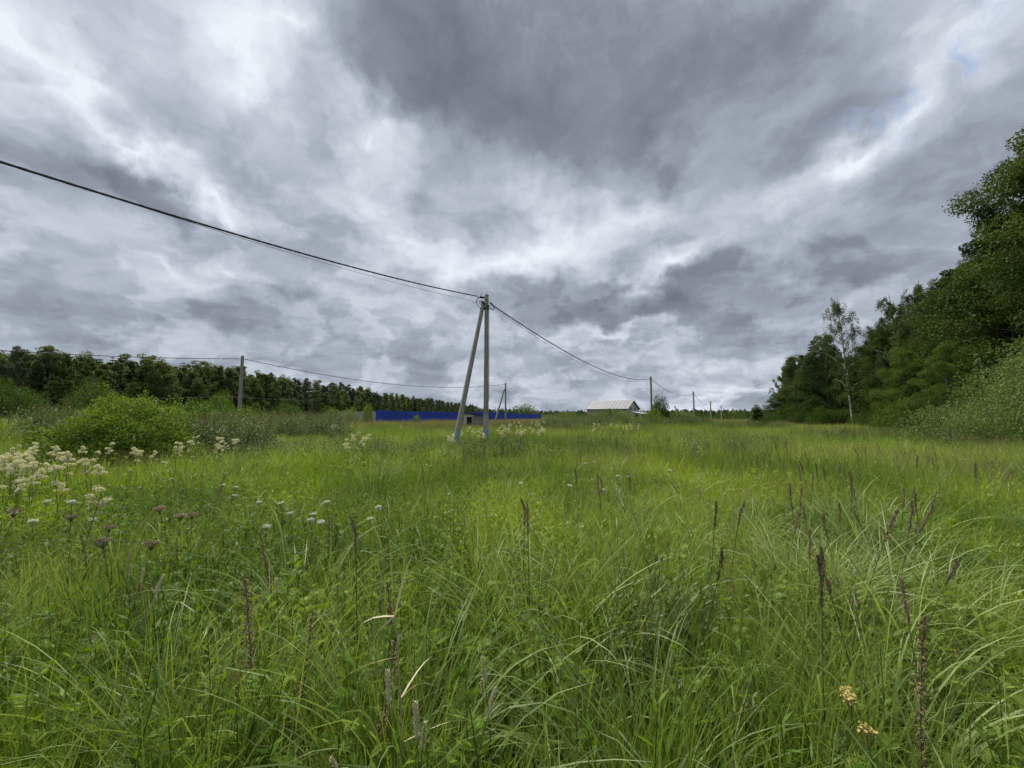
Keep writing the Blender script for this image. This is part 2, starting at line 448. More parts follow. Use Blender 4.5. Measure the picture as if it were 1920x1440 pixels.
def puff(b, r, c, rad, n, size, asp=.55, droop=.0, shade=.0):
    """leaves through an ellipsoidal clump, thicker towards its skin"""
    u = rand_unit(r, n)
    rr = (.35 + .65 * r.random(n) ** .6)[:, None]
    rad = np.asarray(rad, float)
    P = np.asarray(c) + u * rr * rad
    D = u * .7 + rand_unit(r, n) * .9 + np.array([0, 0, -droop])
    s = size * (.6 + .8 * r.random(n))
    leaves(b, P, D, s, s * asp, r, rnd=np.clip(r.random(n) * .5 + .5 * r.random() + shade * u[:, 2], 0, 1))  # shade term colours leaves paler on top of the clump, as if lit

def herb_feather(b, r, h, nl, ls, lets=7, at0=(0, 0)):
    """upright herb with feathery pinnate leaves"""
    s = np.linspace(0, 1, 5)
    lean = r.normal(0, .06, 2)
    pts = np.stack([at0[0] + lean[0] * s ** 2, at0[1] + lean[1] * s ** 2, h * s - .02], -1)
    tube(b, pts, np.linspace(.004, .0018, 5), 3, False, rnd=.3)
    for i in range(nl):
        t = (i + .6) / nl
        p = np.array([np.interp(t, s, pts[:, k]) for k in range(3)])
        az = i * 2.4 + r.normal(0, .3); el = .15 + .75 * t + r.normal(0, .15)
        d = np.array([math.cos(az) * math.cos(el), math.sin(az) * math.cos(el), math.sin(el)])
        side = np.array([-math.sin(az), math.cos(az), 0.0])
        ln = ls * (1.15 - .65 * t) * r.uniform(.8, 1.2)
        tt = np.linspace(.2, 1, lets)
        P = p + d * ln * tt[:, None] - np.array([0, 0, 1]) * (ln * .28 * tt ** 2)[:, None]
        wl = ln * .42 * np.sin(np.pi * (.12 + .8 * tt))
        flat = np.cross(d, side)
        for sg in (-1, 1):
            leaves(b, P, side * sg + d * .65, wl, wl * .32, r, rnd=np.full(lets, r.random()), flat=np.tile(flat, (lets, 1)))
        leaves(b, P[-1:], d[None], [ln * .2], [ln * .06], r)

def herb_lance(b, r, h, nl, ll, asp=.2, up=.6, at0=(0, 0)):
    """leafy stem with lance-shaped leaves"""
    s = np.linspace(0, 1, 5); lean = r.normal(0, .1, 2)
    pts = np.stack([at0[0] + lean[0] * s ** 1.6, at0[1] + lean[1] * s ** 1.6, h * s - .02], -1)
    tube(b, pts, np.linspace(.0045, .002, 5), 3, False, rnd=.2)
    t = np.linspace(.12, 1, nl)
    P = np.stack([np.interp(t, s, pts[:, k]) for k in range(3)], -1)
    az = np.arange(nl) * 2.4 + r.normal(0, .3, nl); el = up * (.4 + .9 * t) + r.normal(0, .2, nl)
    D = np.stack([np.cos(az) * np.cos(el), np.sin(az) * np.cos(el), np.sin(el)], -1)
    L = ll * (1.1 - .5 * t) * r.uniform(.8, 1.2, nl)
    leaves(b, P, D, L, L * asp, r, flat=np.tile([0, 0, 1.0], (nl, 1)))

def panicle_stalk(b, r, base, h, head, n):
    """thin flowering stem with an airy head"""
    lean = r.normal(0, .10, 2); s = np.linspace(0, 1, 4)
    pts = np.asarray(base) + np.stack([lean[0] * s ** 2 * h, lean[1] * s ** 2 * h, h * s], -1)
    tube(b, pts, np.linspace(.002, .0012, 4), 3, False, rnd=.2)
    t = r.random(n); P = pts[-1] + np.array([0, 0, -1.0]) * (t * head)[:, None] + r.normal(size=(n, 3)) * (.006 + .02 * np.sin(np.pi * t))[:, None]
    D = rand_unit(r, n) * .6 + np.array([0, 0, 1.0])
    leaves(b, P, D, .02, .007, r)

# ------------------------------------------------------------------ scattering (meadow stuff)
def gn_scatter():
    ng = bpy.data.node_groups.new('scatter plants', 'GeometryNodeTree')
    ng.interface.new_socket('Geometry', in_out='INPUT', socket_type='NodeSocketGeometry')
    ng.interface.new_socket('Plants', in_out='INPUT', socket_type='NodeSocketCollection')
    ng.interface.new_socket('Geometry', in_out='OUTPUT', socket_type='NodeSocketGeometry')
    N, Lk = ng.nodes, ng.links
    gi, go = N.new('NodeGroupInput'), N.new('NodeGroupOutput')
    ci = N.new('GeometryNodeCollectionInfo'); ci.inputs['Separate Children'].default_value = True; ci.inputs['Reset Children'].default_value = True
    ip = N.new('GeometryNodeInstanceOnPoints'); ip.inputs['Pick Instance'].default_value = True
    def attr(name, typ):
        n = N.new('GeometryNodeInputNamedAttribute'); n.data_type = typ; n.inputs['Name'].default_value = name
        return [o for o in n.outputs if o.enabled and o.name == 'Attribute'][0]
    e2r = N.new('FunctionNodeEulerToRotation')
    Lk.new(gi.outputs[0], ip.inputs['Points']); Lk.new(gi.outputs[1], ci.inputs['Collection']); Lk.new(ci.outputs[0], ip.inputs['Instance'])
    Lk.new(attr('idx', 'INT'), ip.inputs['Instance Index'])
    Lk.new(attr('rot', 'FLOAT_VECTOR'), e2r.inputs[0]); Lk.new(e2r.outputs[0], ip.inputs['Rotation'])
    Lk.new(attr('scl', 'FLOAT_VECTOR'), ip.inputs['Scale'])
    Lk.new(ip.outputs[0], go.inputs[0])
    return ng
NG = gn_scatter()

def scatter(name, label, cat, pts, idx, rot, scl, meshes):
    coll = bpy.data.collections.new(name + ' kinds')
    for i, me in enumerate(meshes):
        coll.objects.link(bpy.data.objects.new('plant_%02d_%s' % (i, name), me))
    n = len(pts)
    me = bpy.data.meshes.new(name)
    me.vertices.add(n); me.vertices.foreach_set('co', np.asarray(pts, np.float32).ravel())
    a = me.attributes.new('idx', 'INT', 'POINT'); a.data.foreach_set('value', np.asarray(idx, np.int32))
    a = me.attributes.new('rot', 'FLOAT_VECTOR', 'POINT'); a.data.foreach_set('vector', np.asarray(rot, np.float32).ravel())
    a = me.attributes.new('scl', 'FLOAT_VECTOR', 'POINT'); a.data.foreach_set('vector', np.asarray(scl, np.float32).ravel())
    o = link(name, me)
    md = o.modifiers.new('scatter', 'NODES'); md.node_group = NG
    for it in NG.interface.items_tree:
        if it.in_out == 'INPUT' and it.name == 'Plants': md[it.identifier] = coll
    tag(o, label, cat); o['kind'] = 'stuff'
    return o

def wedge(r, r0, r1, dens, half=R(66), power=1.0):
    """random ground points in the part of the meadow in front of the camera"""
    area = half * (r1 * r1 - r0 * r0)
    n = int(area * dens)
    q = np.sqrt(r0 * r0 + (r1 * r1 - r0 * r0) * r.random(n)); t = (r.random(n) * 2 - 1) * half
    return np.stack([q * np.sin(t), q * np.cos(t)], -1)

def lowfreq(xy, s, seed):
    """cheap smooth noise, about -1..1"""
    q = np.random.default_rng(seed); v = 0
    for i in range(5):
        k = q.normal(size=2) * s; v = v + np.sin(xy @ k + q.random() * 6.28)
    return v / 2.6

def place(xy, r, smin, smax, tilt=.12, zs=None):
    n = len(xy)
    z = H(xy[:, 0], xy[:, 1])
    s = smin + (smax - smin) * r.random(n)
    s3 = np.stack([s, s, s * (zs if zs is not None else 1)], -1)
    rot = np.stack([r.normal(0, tilt, n), r.normal(0, tilt, n), r.random(n) * 6.283], -1)
    return np.c_[xy, z], rot, s3

def tile_blades(b, r, size, n, hmin, hmax, w, lean, curl, segs, nclump, clump=.6, flop=.1, sig=.07):
    """blades of a square of meadow: part of them gathered into clumps of their own height, lean and tone"""
    cc = (r.random((nclump, 2)) - .5) * size
    ch = r.uniform(.75, 1.2, nclump); ct = r.uniform(.1, .9, nclump); ca = r.random(nclump) * 6.283
    k = r.integers(0, nclump, n)
    inn = r.random(n) < clump
    off = r.normal(0, sig, (n, 2))
    xy = np.where(inn[:, None], cc[k] + off, (r.random((n, 2)) - .5) * size)
    az = np.where(inn, np.arctan2(off[:, 1], off[:, 0]) + r.normal(0, .7, n), r.random(n) * 6.283)
    turn = r.random(n) < .3
    az = np.where(turn, ca[k], az)
    hf = np.where(inn, ch[k], r.uniform(.6, 1.0, n)); tone = np.where(inn, ct[k] + r.normal(0, .2, n), r.random(n))
    blades(b, r, n, 0, hmin, hmax, w, lean, curl, segs, base=np.c_[xy, np.full(n, -.04)], flop=flop, az=az, hf=hf, tone=tone)

MEADOW = [M_fine, M_sedge, M_dry, M_forb, M_silver, M_pink]

def grid_tiles(r, size, r0, r1, back=-1.0, half=R(64)):
    n = int(r1 / size) + 2
    i = (np.arange(-n, n + 1)) * size
    X_, Y_ = np.meshgrid(i, i); xy = np.stack([X_.ravel(), Y_.ravel()], -1)
    d = np.hypot(xy[:, 0], xy[:, 1]); ang = np.abs(np.arctan2(xy[:, 0], xy[:, 1] + 2.2 * size + 1.5))
    keep = (d >= r0) & (d < r1) & (ang < half) & (xy[:, 1] > back)
    return xy[keep]

def tile_scatter(name, label, cat, xy, idx, r, meshes, zs):
    n = len(xy); x, y = xy[:, 0], xy[:, 1]; e = .5
    gx = (H(x + e, y) - H(x - e, y)) / (2 * e); gy = (H(x, y + e) - H(x, y - e)) / (2 * e)
    k = r.integers(0, 4, n) * (math.pi / 2)
    # tilt with the ground, then quarter turns so that the squares still meet
    M = [Matrix.Rotation(math.atan(b_), 3, 'X') @ Matrix.Rotation(-math.atan(a_), 3, 'Y') @ Matrix.Rotation(t_, 3, 'Z') for a_, b_, t_ in zip(gx, gy, k)]
    rot = np.array([m_.to_euler() for m_ in M])
    s3 = np.stack([np.ones(n), np.ones(n), zs], -1)
    scatter(name, label, cat, np.c_[xy, H(x, y)], idx, rot, s3, meshes)

def meadow():
    r = np.random.default_rng(11)
    # --- near squares, 1.2 m: grassy / herb-rich / sedge-rich
    S = 1.25; near = []
    def herbs(b, nf, nl, ns, nd):
        h = S / 2
        b.mi = 3
        for q in range(nf): herb_feather(b, r, r.uniform(.4, .72), 15, r.uniform(.13, .2), 7, (r.uniform(-h, h), r.uniform(-h, h)))
        for q in range(nl): herb_lance(b, r, r.uniform(.4, .75), 22, r.uniform(.08, .12), .22, .6, (r.uniform(-h, h), r.uniform(-h, h)))
        for q in range(nd): herb_lance(b, r, .36, 9, .24, .32, .5, (r.uniform(-h, h), r.uniform(-h, h)))
        b.mi = 4
        for q in range(ns): herb_lance(b, r, r.uniform(.45, .75), 28, .08, .28, .8, (r.uniform(-h, h), r.uniform(-h, h)))
    for kind in [0] * 4 + [1] * 4 + [2] * 3:
        b = Buf(); nf, nb = ((3600, 170), (2100, 90), (2500, 520))[kind]
        b.mi = 0; tile_blades(b, r, S, nf, .28, .82, .0066, (.02, .38), (.05, 1.2), 4, 30)
        b.mi = 1; tile_blades(b, r, S, nb, .45, .95, .0125, (.06, .5), (.4, 2.0), 6, 7, .75, .2, .06)
        b.mi = 2; tile_blades(b, r, S, 150, .25, .75, .0045, (.05, .8), (.2, 1.2), 3, 5)
        herbs(b, *((13, 12, 3, 2), (34, 20, 5, 4), (7, 6, 3, 1))[kind])
        b.mi = 5
        for q in range(6): panicle_stalk(b, r, (*(r.random(2) - .5) * S, 0), r.uniform(.6, .85), .12, 22)
        near.append(b.mesh('near meadow square', MEADOW, True))
    xy = grid_tiles(r, S, 0, 9.2, -1.4)
    f = lowfreq(xy, .55, 9) * .6 + 1.1 * sstep(1.0, -2.2, xy[:, 0]) * sstep(8, 4, xy[:, 1]) + r.normal(0, .3, len(xy))
    f2 = lowfreq(xy, .5, 12) * .5 + 1.0 * sstep(.5, 3, xy[:, 0]) * sstep(7.5, 4.5, xy[:, 1]) + r.normal(0, .3, len(xy))
    idx = np.where(f > .55, 4 + r.integers(0, 4, len(xy)), np.where(f2 > .6, 8 + r.integers(0, 3, len(xy)), r.integers(0, 4, len(xy))))
    tile_scatter('near_meadow_grass', 'tall mixed green meadow grass and herbs filling the foreground', 'grass', xy, idx, r, near, 1 + .10 * lowfreq(xy, .5, 5))
    # --- sedge tussocks with long arching blades
    tus = []
    for i in range(4):
        b = Buf(); blades(b, r, 95, .13, .75, 1.5, .0115, (.1, .8), (.6, 1.9), 9, .35, flop=.15)
        tus.append(b.mesh('sedge tussock', M_sedge, True))
    c = [pt(1600, 1110, 2.7), pt(1700, 1130, 2.6), pt(1560, 1060, 3.1), pt(1660, 1030, 3.5), pt(1760, 1090, 3.1), pt(1500, 1080, 3.2), pt(1100, 1130, 2.7), pt(1000, 1150, 2.6), pt(1180, 1100, 3.0), pt(1620, 980, 4.4), pt(1560, 960, 4.9), pt(1080, 1040, 3.4), pt(900, 1090, 3.0), pt(1700, 950, 5.0),
         pt(300, 1270, 2.0), pt(420, 1330, 1.8), pt(760, 1350, 1.75), pt(1660, 1330, 1.9), pt(1200, 1390, 1.7), pt(560, 1100, 2.9), pt(1850, 1150, 2.6)]
    xy = np.array([(p[0], p[1]) for p in c]); P, rot, s3 = place(xy, r, .72, .9, .06)
    scatter('sedge_tussocks', 'long arching blue green sedge blades in loose tussocks', 'grass', P, r.integers(0, 4, len(xy)), rot, s3, tus)
    # grey-green herb drift
    hb = []
    for i in range(3):
        b = Buf()
        for q in range(3): herb_lance(b, r, r.uniform(.55, .85), 30, .085, .28, .8, tuple(r.normal(0, .05, 2)))
        hb.append(b.mesh('silver herb', M_silver))
    xy = np.array([pt(1240 + r.normal(0, 75), 1100, 2.75 + r.normal(0, .35))[:2] for _ in range(22)])
    P, rot, s3 = place(xy, r, .8, 1.1, .2)
    scatter('silvery_herbs', 'drift of grey green herbs with narrow silvery leaves', 'herbs', P, r.integers(0, 3, len(xy)), rot, s3, hb)
    # --- middle distance, 3 m squares
    S2 = 3.0; mid = []
    for kind in [0] * 4 + [1] * 2 + [2] * 2:
        b = Buf(); nf, nb, npn, nh = ((7000, 500, 25, 30), (6500, 300, 220, 15), (5200, 1100, 20, 70))[kind]
        b.mi = 0; tile_blades(b, r, S2, nf, .3, .88, .0085, (.02, .42), (.05, 1.2), 3, 60, .6, .06, .12)
        b.mi = 1; tile_blades(b, r, S2, nb, .5, 1.0, .013, (.05, .5), (.4, 1.8), 4, 12, .7, .1, .12)
        b.mi = 3
        for q in range(nh): herb_lance(b, r, r.uniform(.5, .85), 16, .13, .3, .6, tuple((r.random(2) - .5) * S2))
        b.mi = 5
        for q in range(npn): panicle_stalk(b, r, (*(r.random(2) - .5) * S2, 0), r.uniform(.6, .95), .15, 9)
        mid.append(b.mesh('middle meadow square', MEADOW, True))
    xy = grid_tiles(r, S2, 8.6, 30)
    f = lowfreq(xy, .2, 21) + r.normal(0, .35, len(xy))
    idx = np.where(f > .3, 4 + r.integers(0, 2, len(xy)), np.where(f < -.3, 6 + r.integers(0, 2, len(xy)), r.integers(0, 4, len(xy))))
    tile_scatter('middle_meadow_grass', 'green and olive grass across the middle of the meadow', 'grass', xy, idx, r, mid, 1 + .22 * lowfreq(xy, .25, 22))
    # --- far, 8 m squares
    S3 = 8.0; far = []
    for kind in (0, 0, 0, 1, 1):
        b = Buf(); nf, npk = ((7500, 500), (5500, 2600))[kind]
        b.mi = 0; tile_blades(b, r, S3, nf, .35, .95, .022, (.03, .45), (.1, 1.3), 2, 90, .6, 0, .3)
        b.mi = 5; tile_blades(b, r, S3, npk, .6, 1.25, .020, (.03, .3), (0, .8), 2, 30, .5, 0, .4)
        far.append(b.mesh('far meadow square', MEADOW, True))
    xy = grid_tiles(r, S3, 27, 100)
    f = lowfreq(xy, .07, 33) + r.normal(0, .4, len(xy)) + .9 * sstep(-34, -16, xy[:, 0]) * sstep(6, -4, xy[:, 0])
    idx = np.where(f > .5, 3 + r.integers(0, 2, len(xy)), r.integers(0, 3, len(xy)))
    tile_scatter('far_meadow_grass', 'olive grass of the far meadow in front of the fence', 'grass', xy, idx, r, far, 1 + .15 * lowfreq(xy, .1, 35))
    S4 = 24.0; vf = []
    for i in range(2):
        b = Buf(); b.mi = 0; tile_blades(b, r, S4, 7000, .35, .9, .07, (.03, .4), (.1, 1.0), 1, 60, .4, 0, 1.0); vf.append(b.mesh('distant meadow square', MEADOW, True))
    xy = grid_tiles(r, S4, 92, 320)
    tile_scatter('distant_grass', 'distant pale grass beyond the far meadow', 'grass', xy, r.integers(0, 2, len(xy)), r, vf, np.ones(len(xy)))
meadow()

# ------------------------------------------------------------------ trees
def trunk_line(r, h, bend=.03, lean=(0, 0), n=9):
    s = np.linspace(0, 1, n)
    off = np.cumsum(r.normal(0, bend * h / n, (n, 2)), 0) * s[:, None]
    return np.c_[off[:, 0] + lean[0] * s, off[:, 1] + lean[1] * s, h * s - .15], s

def at(line, s, t): return np.array([np.interp(t, s, line[:, k]) for k in range(3)])

def broadleaf(seed, h=18., rx=5., base=.12, limbs=26, nleaf=15000, leaf=.17, trunk=.22, mat=None, bark=None, droop=.2, top=.55, asp=.6, name='broadleaf', pk=.28):
    r = np.random.default_rng(seed)
    tb, cb = Buf(), Buf()
    line, s = trunk_line(r, h * .93)
    tube(tb, line, trunk * (1 - .9 * s) + .02, 7)
    P = []
    for i in range(limbs):
        t = base + (1 - base) * ((i + r.random() * .8) / limbs)
        prof = rx * (math.sin(math.pi * min(.97, .16 + .84 * ((t - base) / (1 - base)) ** top * .98))) ** .75 + .25
        az = i * 2.4 + r.normal(0, .35); ln = prof * r.uniform(.65, 1.12)
        p0 = at(line, s, max(.03, t - .10))
        d = np.array([math.cos(az), math.sin(az), 0])
        p3 = at(line, s, t) + d * ln; p3[2] = t * h + r.normal(0, .02 * h) - .12 * ln
        mid = (p0 + p3) / 2 + np.array([0, 0, .08 * ln])
        tube(tb, [p0, (p0 + mid) / 2, mid, p3], np.array([.34, .26, .18, .06]) * trunk * (1.1 - .6 * t), 4, False)
        P.append((p3, ln)); P.append((mid * .35 + p3 * .65 + r.normal(0, .3, 3), ln))
        if ln > 2.2:
            q = p3 + r.normal(0, .22 * ln, 3); P.append((q, ln)); tube(tb, [mid, q], [.09 * trunk, .02], 3, False)
            P.append((mid + r.normal(0, .18 * ln, 3), ln))
    P.append((line[-1] + [0, 0, .02 * h], rx * .5)); P.append((line[-2], rx * .6))
    per = max(8, nleaf // len(P))
    for c, ln in P:
        k = pk * rx * r.uniform(.6, 1.25) * (.55 + .45 * ln / rx)
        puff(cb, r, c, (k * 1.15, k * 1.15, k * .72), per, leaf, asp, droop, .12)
    return tb.mesh(name + ' trunk', bark or M_bark, True), cb.mesh(name + ' crown', mat or M_broad)

def birch(seed, h=17., rx=3., base=.35, limbs=26, nleaf=9000, leaf=.10, trunk=.16, lean=(0, 0), bend=.03, mat=None):
    r = np.random.default_rng(seed)
    tb, cb = Buf(), Buf()
    line, s = trunk_line(r, h, bend, lean)
    tube(tb, line, trunk * (1 - .93 * s) + .012, 7)
    strands = limbs * 9; per = max(5, nleaf // strands)
    for i in range(limbs):
        t = base + (1 - base) * ((i + r.random()) / limbs) ** 1.0
        u = (t - base) / (1 - base)
        prof = rx * (math.sin(math.pi * (.2 + .76 * u))) ** .8
        az = i * 2.4 + r.normal(0, .5); ln = prof * r.uniform(.5, 1.2)
        p0 = at(line, s, max(.05, t - .07)); d = np.array([math.cos(az), math.sin(az), 0])
        p1 = p0 + d * ln * .5 + [0, 0, .5 * ln + .2]; p2 = p0 + d * ln + [0, 0, .75 * ln + .1]
        tube(tb, [p0, p1, p2], [.028, .018, .006], 4, False)
        for k in range(9):
            a = r.random(); q = (p0 * (1 - a) ** 2 + 2 * p1 * a * (1 - a) + p2 * a * a) if r.random() < .75 else p2 + r.normal(0, .25, 3)
            sl = r.uniform(.5, 1.7) * (.5 + .5 * a) * h / 17; dr = r.normal(0, .18, 2)
            tt = np.sort(r.random(per))
            Q = q + np.stack([dr[0] * tt * sl, dr[1] * tt * sl, -tt * sl + .15], -1) + r.normal(0, .10, (per, 3))
            sz = leaf * r.uniform(.7, 1.3, per)
            leaves(cb, Q, rand_unit(r, per) * .7 + np.array([0, 0, -.8]), sz, sz * .7, r, rnd=np.clip(r.random(per) * .7 + .3 * r.random(), 0, 1))
    return tb.mesh('birch trunk', M_bbark, True), cb.mesh('birch crown', mat or M_birch)

def spruce(seed, h=19., rx=2.8, whorls=26, nleaf=8000, leaf=.35, base=.08, mat=None, trunk=.2):
    r = np.random.default_rng(seed)
    tb, cb = Buf(), Buf()
    line, s = trunk_line(r, h, .008); tube(tb, line, trunk * (1 - .95 * s) + .01, 6)
    per = max(4, nleaf // (whorls * 7))
    for w in range(whorls):
        t = base + (1 - base) * (w + .3 * r.random()) / whorls
        for k in range(7):
            ln = rx * ((1 - t) ** .85 + .03) * r.uniform(.65, 1.15); az = k * .9 + w * .7 + r.normal(0, .2)
            p0 = at(line, s, t); a = np.sort(r.random(per)) ** .75
            d = np.array([math.cos(az), math.sin(az), 0]); side = np.array([-d[1], d[0], 0])
            P = p0 + d * (a * ln)[:, None] + np.array([0, 0, 1]) * (-.42 * ln * a + .30 * ln * a ** 2.6)[:, None]
            P = P + r.normal(0, 1, (per, 3)) * np.array([.04, .04, .10]) * ln * .9
            D = d * .8 + side * r.choice([-1, 1], per)[:, None] * r.uniform(.2, 1.1, per)[:, None] + np.array([0, 0, -.35]) * r.random(per)[:, None]
            sz = leaf * r.uniform(.7, 1.3, per) * (1.1 - .5 * t)
            leaves(cb, P, D, sz, sz * .32, r)
    return tb.mesh('spruce trunk', M_bark, True), cb.mesh('spruce crown', mat or M_needle)

def pine(seed, h=20., rx=2.6, nleaf=3000, leaf=.5):
    r = np.random.default_rng(seed)
    tb, cb = Buf(), Buf()
    line, s = trunk_line(r, h, .02); tube(tb, line, .2 * (1 - .85 * s) + .01, 6)
    n = 16
    for i in range(n):
        t = .5 + .5 * (i + r.random()) / n; az = i * 2.4; ln = rx * (1.15 - (t - .5) * 1.5) * r.uniform(.5, 1.1)
        p0 = at(line, s, t - .03); p1 = at(line, s, t) + np.array([math.cos(az), math.sin(az), .15]) * ln
        tube(tb, [p0, p1], [.05, .02], 4, False)
        puff(cb, r, p1, (ln * .45 + .35, ln * .45 + .35, .55), nleaf // n, leaf, .3, -.2, .1)
    return tb.mesh('pine trunk', M_pbark, True), cb.mesh('pine crown', M_pine)

def shrub(seed, h=3., rx=1.8, stems=9, nleaf=7000, leaf=.09, asp=.35, mat=None, up=.5, lumps=28, skirt=.1, fill=(.26, .42)):
    r = np.random.default_rng(seed)
    tb, cb = Buf(), Buf()
    tips = []
    for i in range(lumps):
        az = i * 2.4; u = (i + .5) / lumps
        el = math.asin(1 - u * (1 - skirt))
        k = r.uniform(.78, 1.08)
        c = np.array([math.cos(az) * math.cos(el) * rx * k * .78, math.sin(az) * math.cos(el) * rx * k * .78, math.sin(el) * h * k * .80])
        c[2] = max(c[2], .18 * h); tips.append(c)
        if i % max(1, lumps // stems) == 0:
            b0 = np.array([r.normal(0, .12 * rx), r.normal(0, .12 * rx), -.1])
            tube(tb, [b0, b0 * .5 + c * .45 + [0, 0, .1 * h], c], [.016 * h ** .5 + .01, .012 * h ** .5, .004], 4, False)
    per = nleaf // lumps
    for c in tips:
        k = r.uniform(*fill)
        n = per; u = rand_unit(r, n); rr = (.3 + .7 * r.random(n) ** .6)[:, None]
        P = c + u * rr * np.array([rx * k, rx * k, h * k * .62]); P[:, 2] = np.maximum(P[:, 2], .03)
        D = u * .5 + rand_unit(r, n) * .7 + np.array([0, 0, up]); sz = leaf * r.uniform(.6, 1.4, n)
        leaves(cb, P, D, sz, sz * asp, r, rnd=np.clip(.40 * r.random(n) + .45 * r.random() + .2 * u[:, 2], 0, 1))  # tone rises towards each lump's top, light from above put into the colour
    # sprays breaking the outline
    for i in range(lumps):
        c = tips[r.integers(len(tips))]; d = unit(c + np.array([0, 0, .6 * h]) + r.normal(0, .25, 3)); ln = r.uniform(.12, .3) * h
        n = 26; t = r.random(n); P = c * 1.12 + d * (t * ln)[:, None] + r.normal(0, .025, (n, 3)); sz = leaf * r.uniform(.6, 1.2, n)
        leaves(cb, P, rand_unit(r, n) * .7 + d, sz, sz * asp, r)
        tube(tb, [c * .9, c * 1.12 + d * ln], [.008, .003], 3, False)
    return tb.mesh('shrub stems', M_bark, True), cb.mesh('shrub foliage', mat or M_sallow)

def plant_tree(name, meshes, loc, label, cat, group=None, scale=1., rotz=None, parts=('trunk', 'crown'), sx=None):
    t = thing(name, label, cat, (loc[0], loc[1], h1(loc[0], loc[1]) - .02 if len(loc) < 3 else loc[2]), rng.random() * 6.28 if rotz is None else rotz, group, scale if sx is None else (scale * sx, scale * sx, scale))
    link(parts[0], meshes[0], t); link(parts[1], meshes[1], t)
    return t

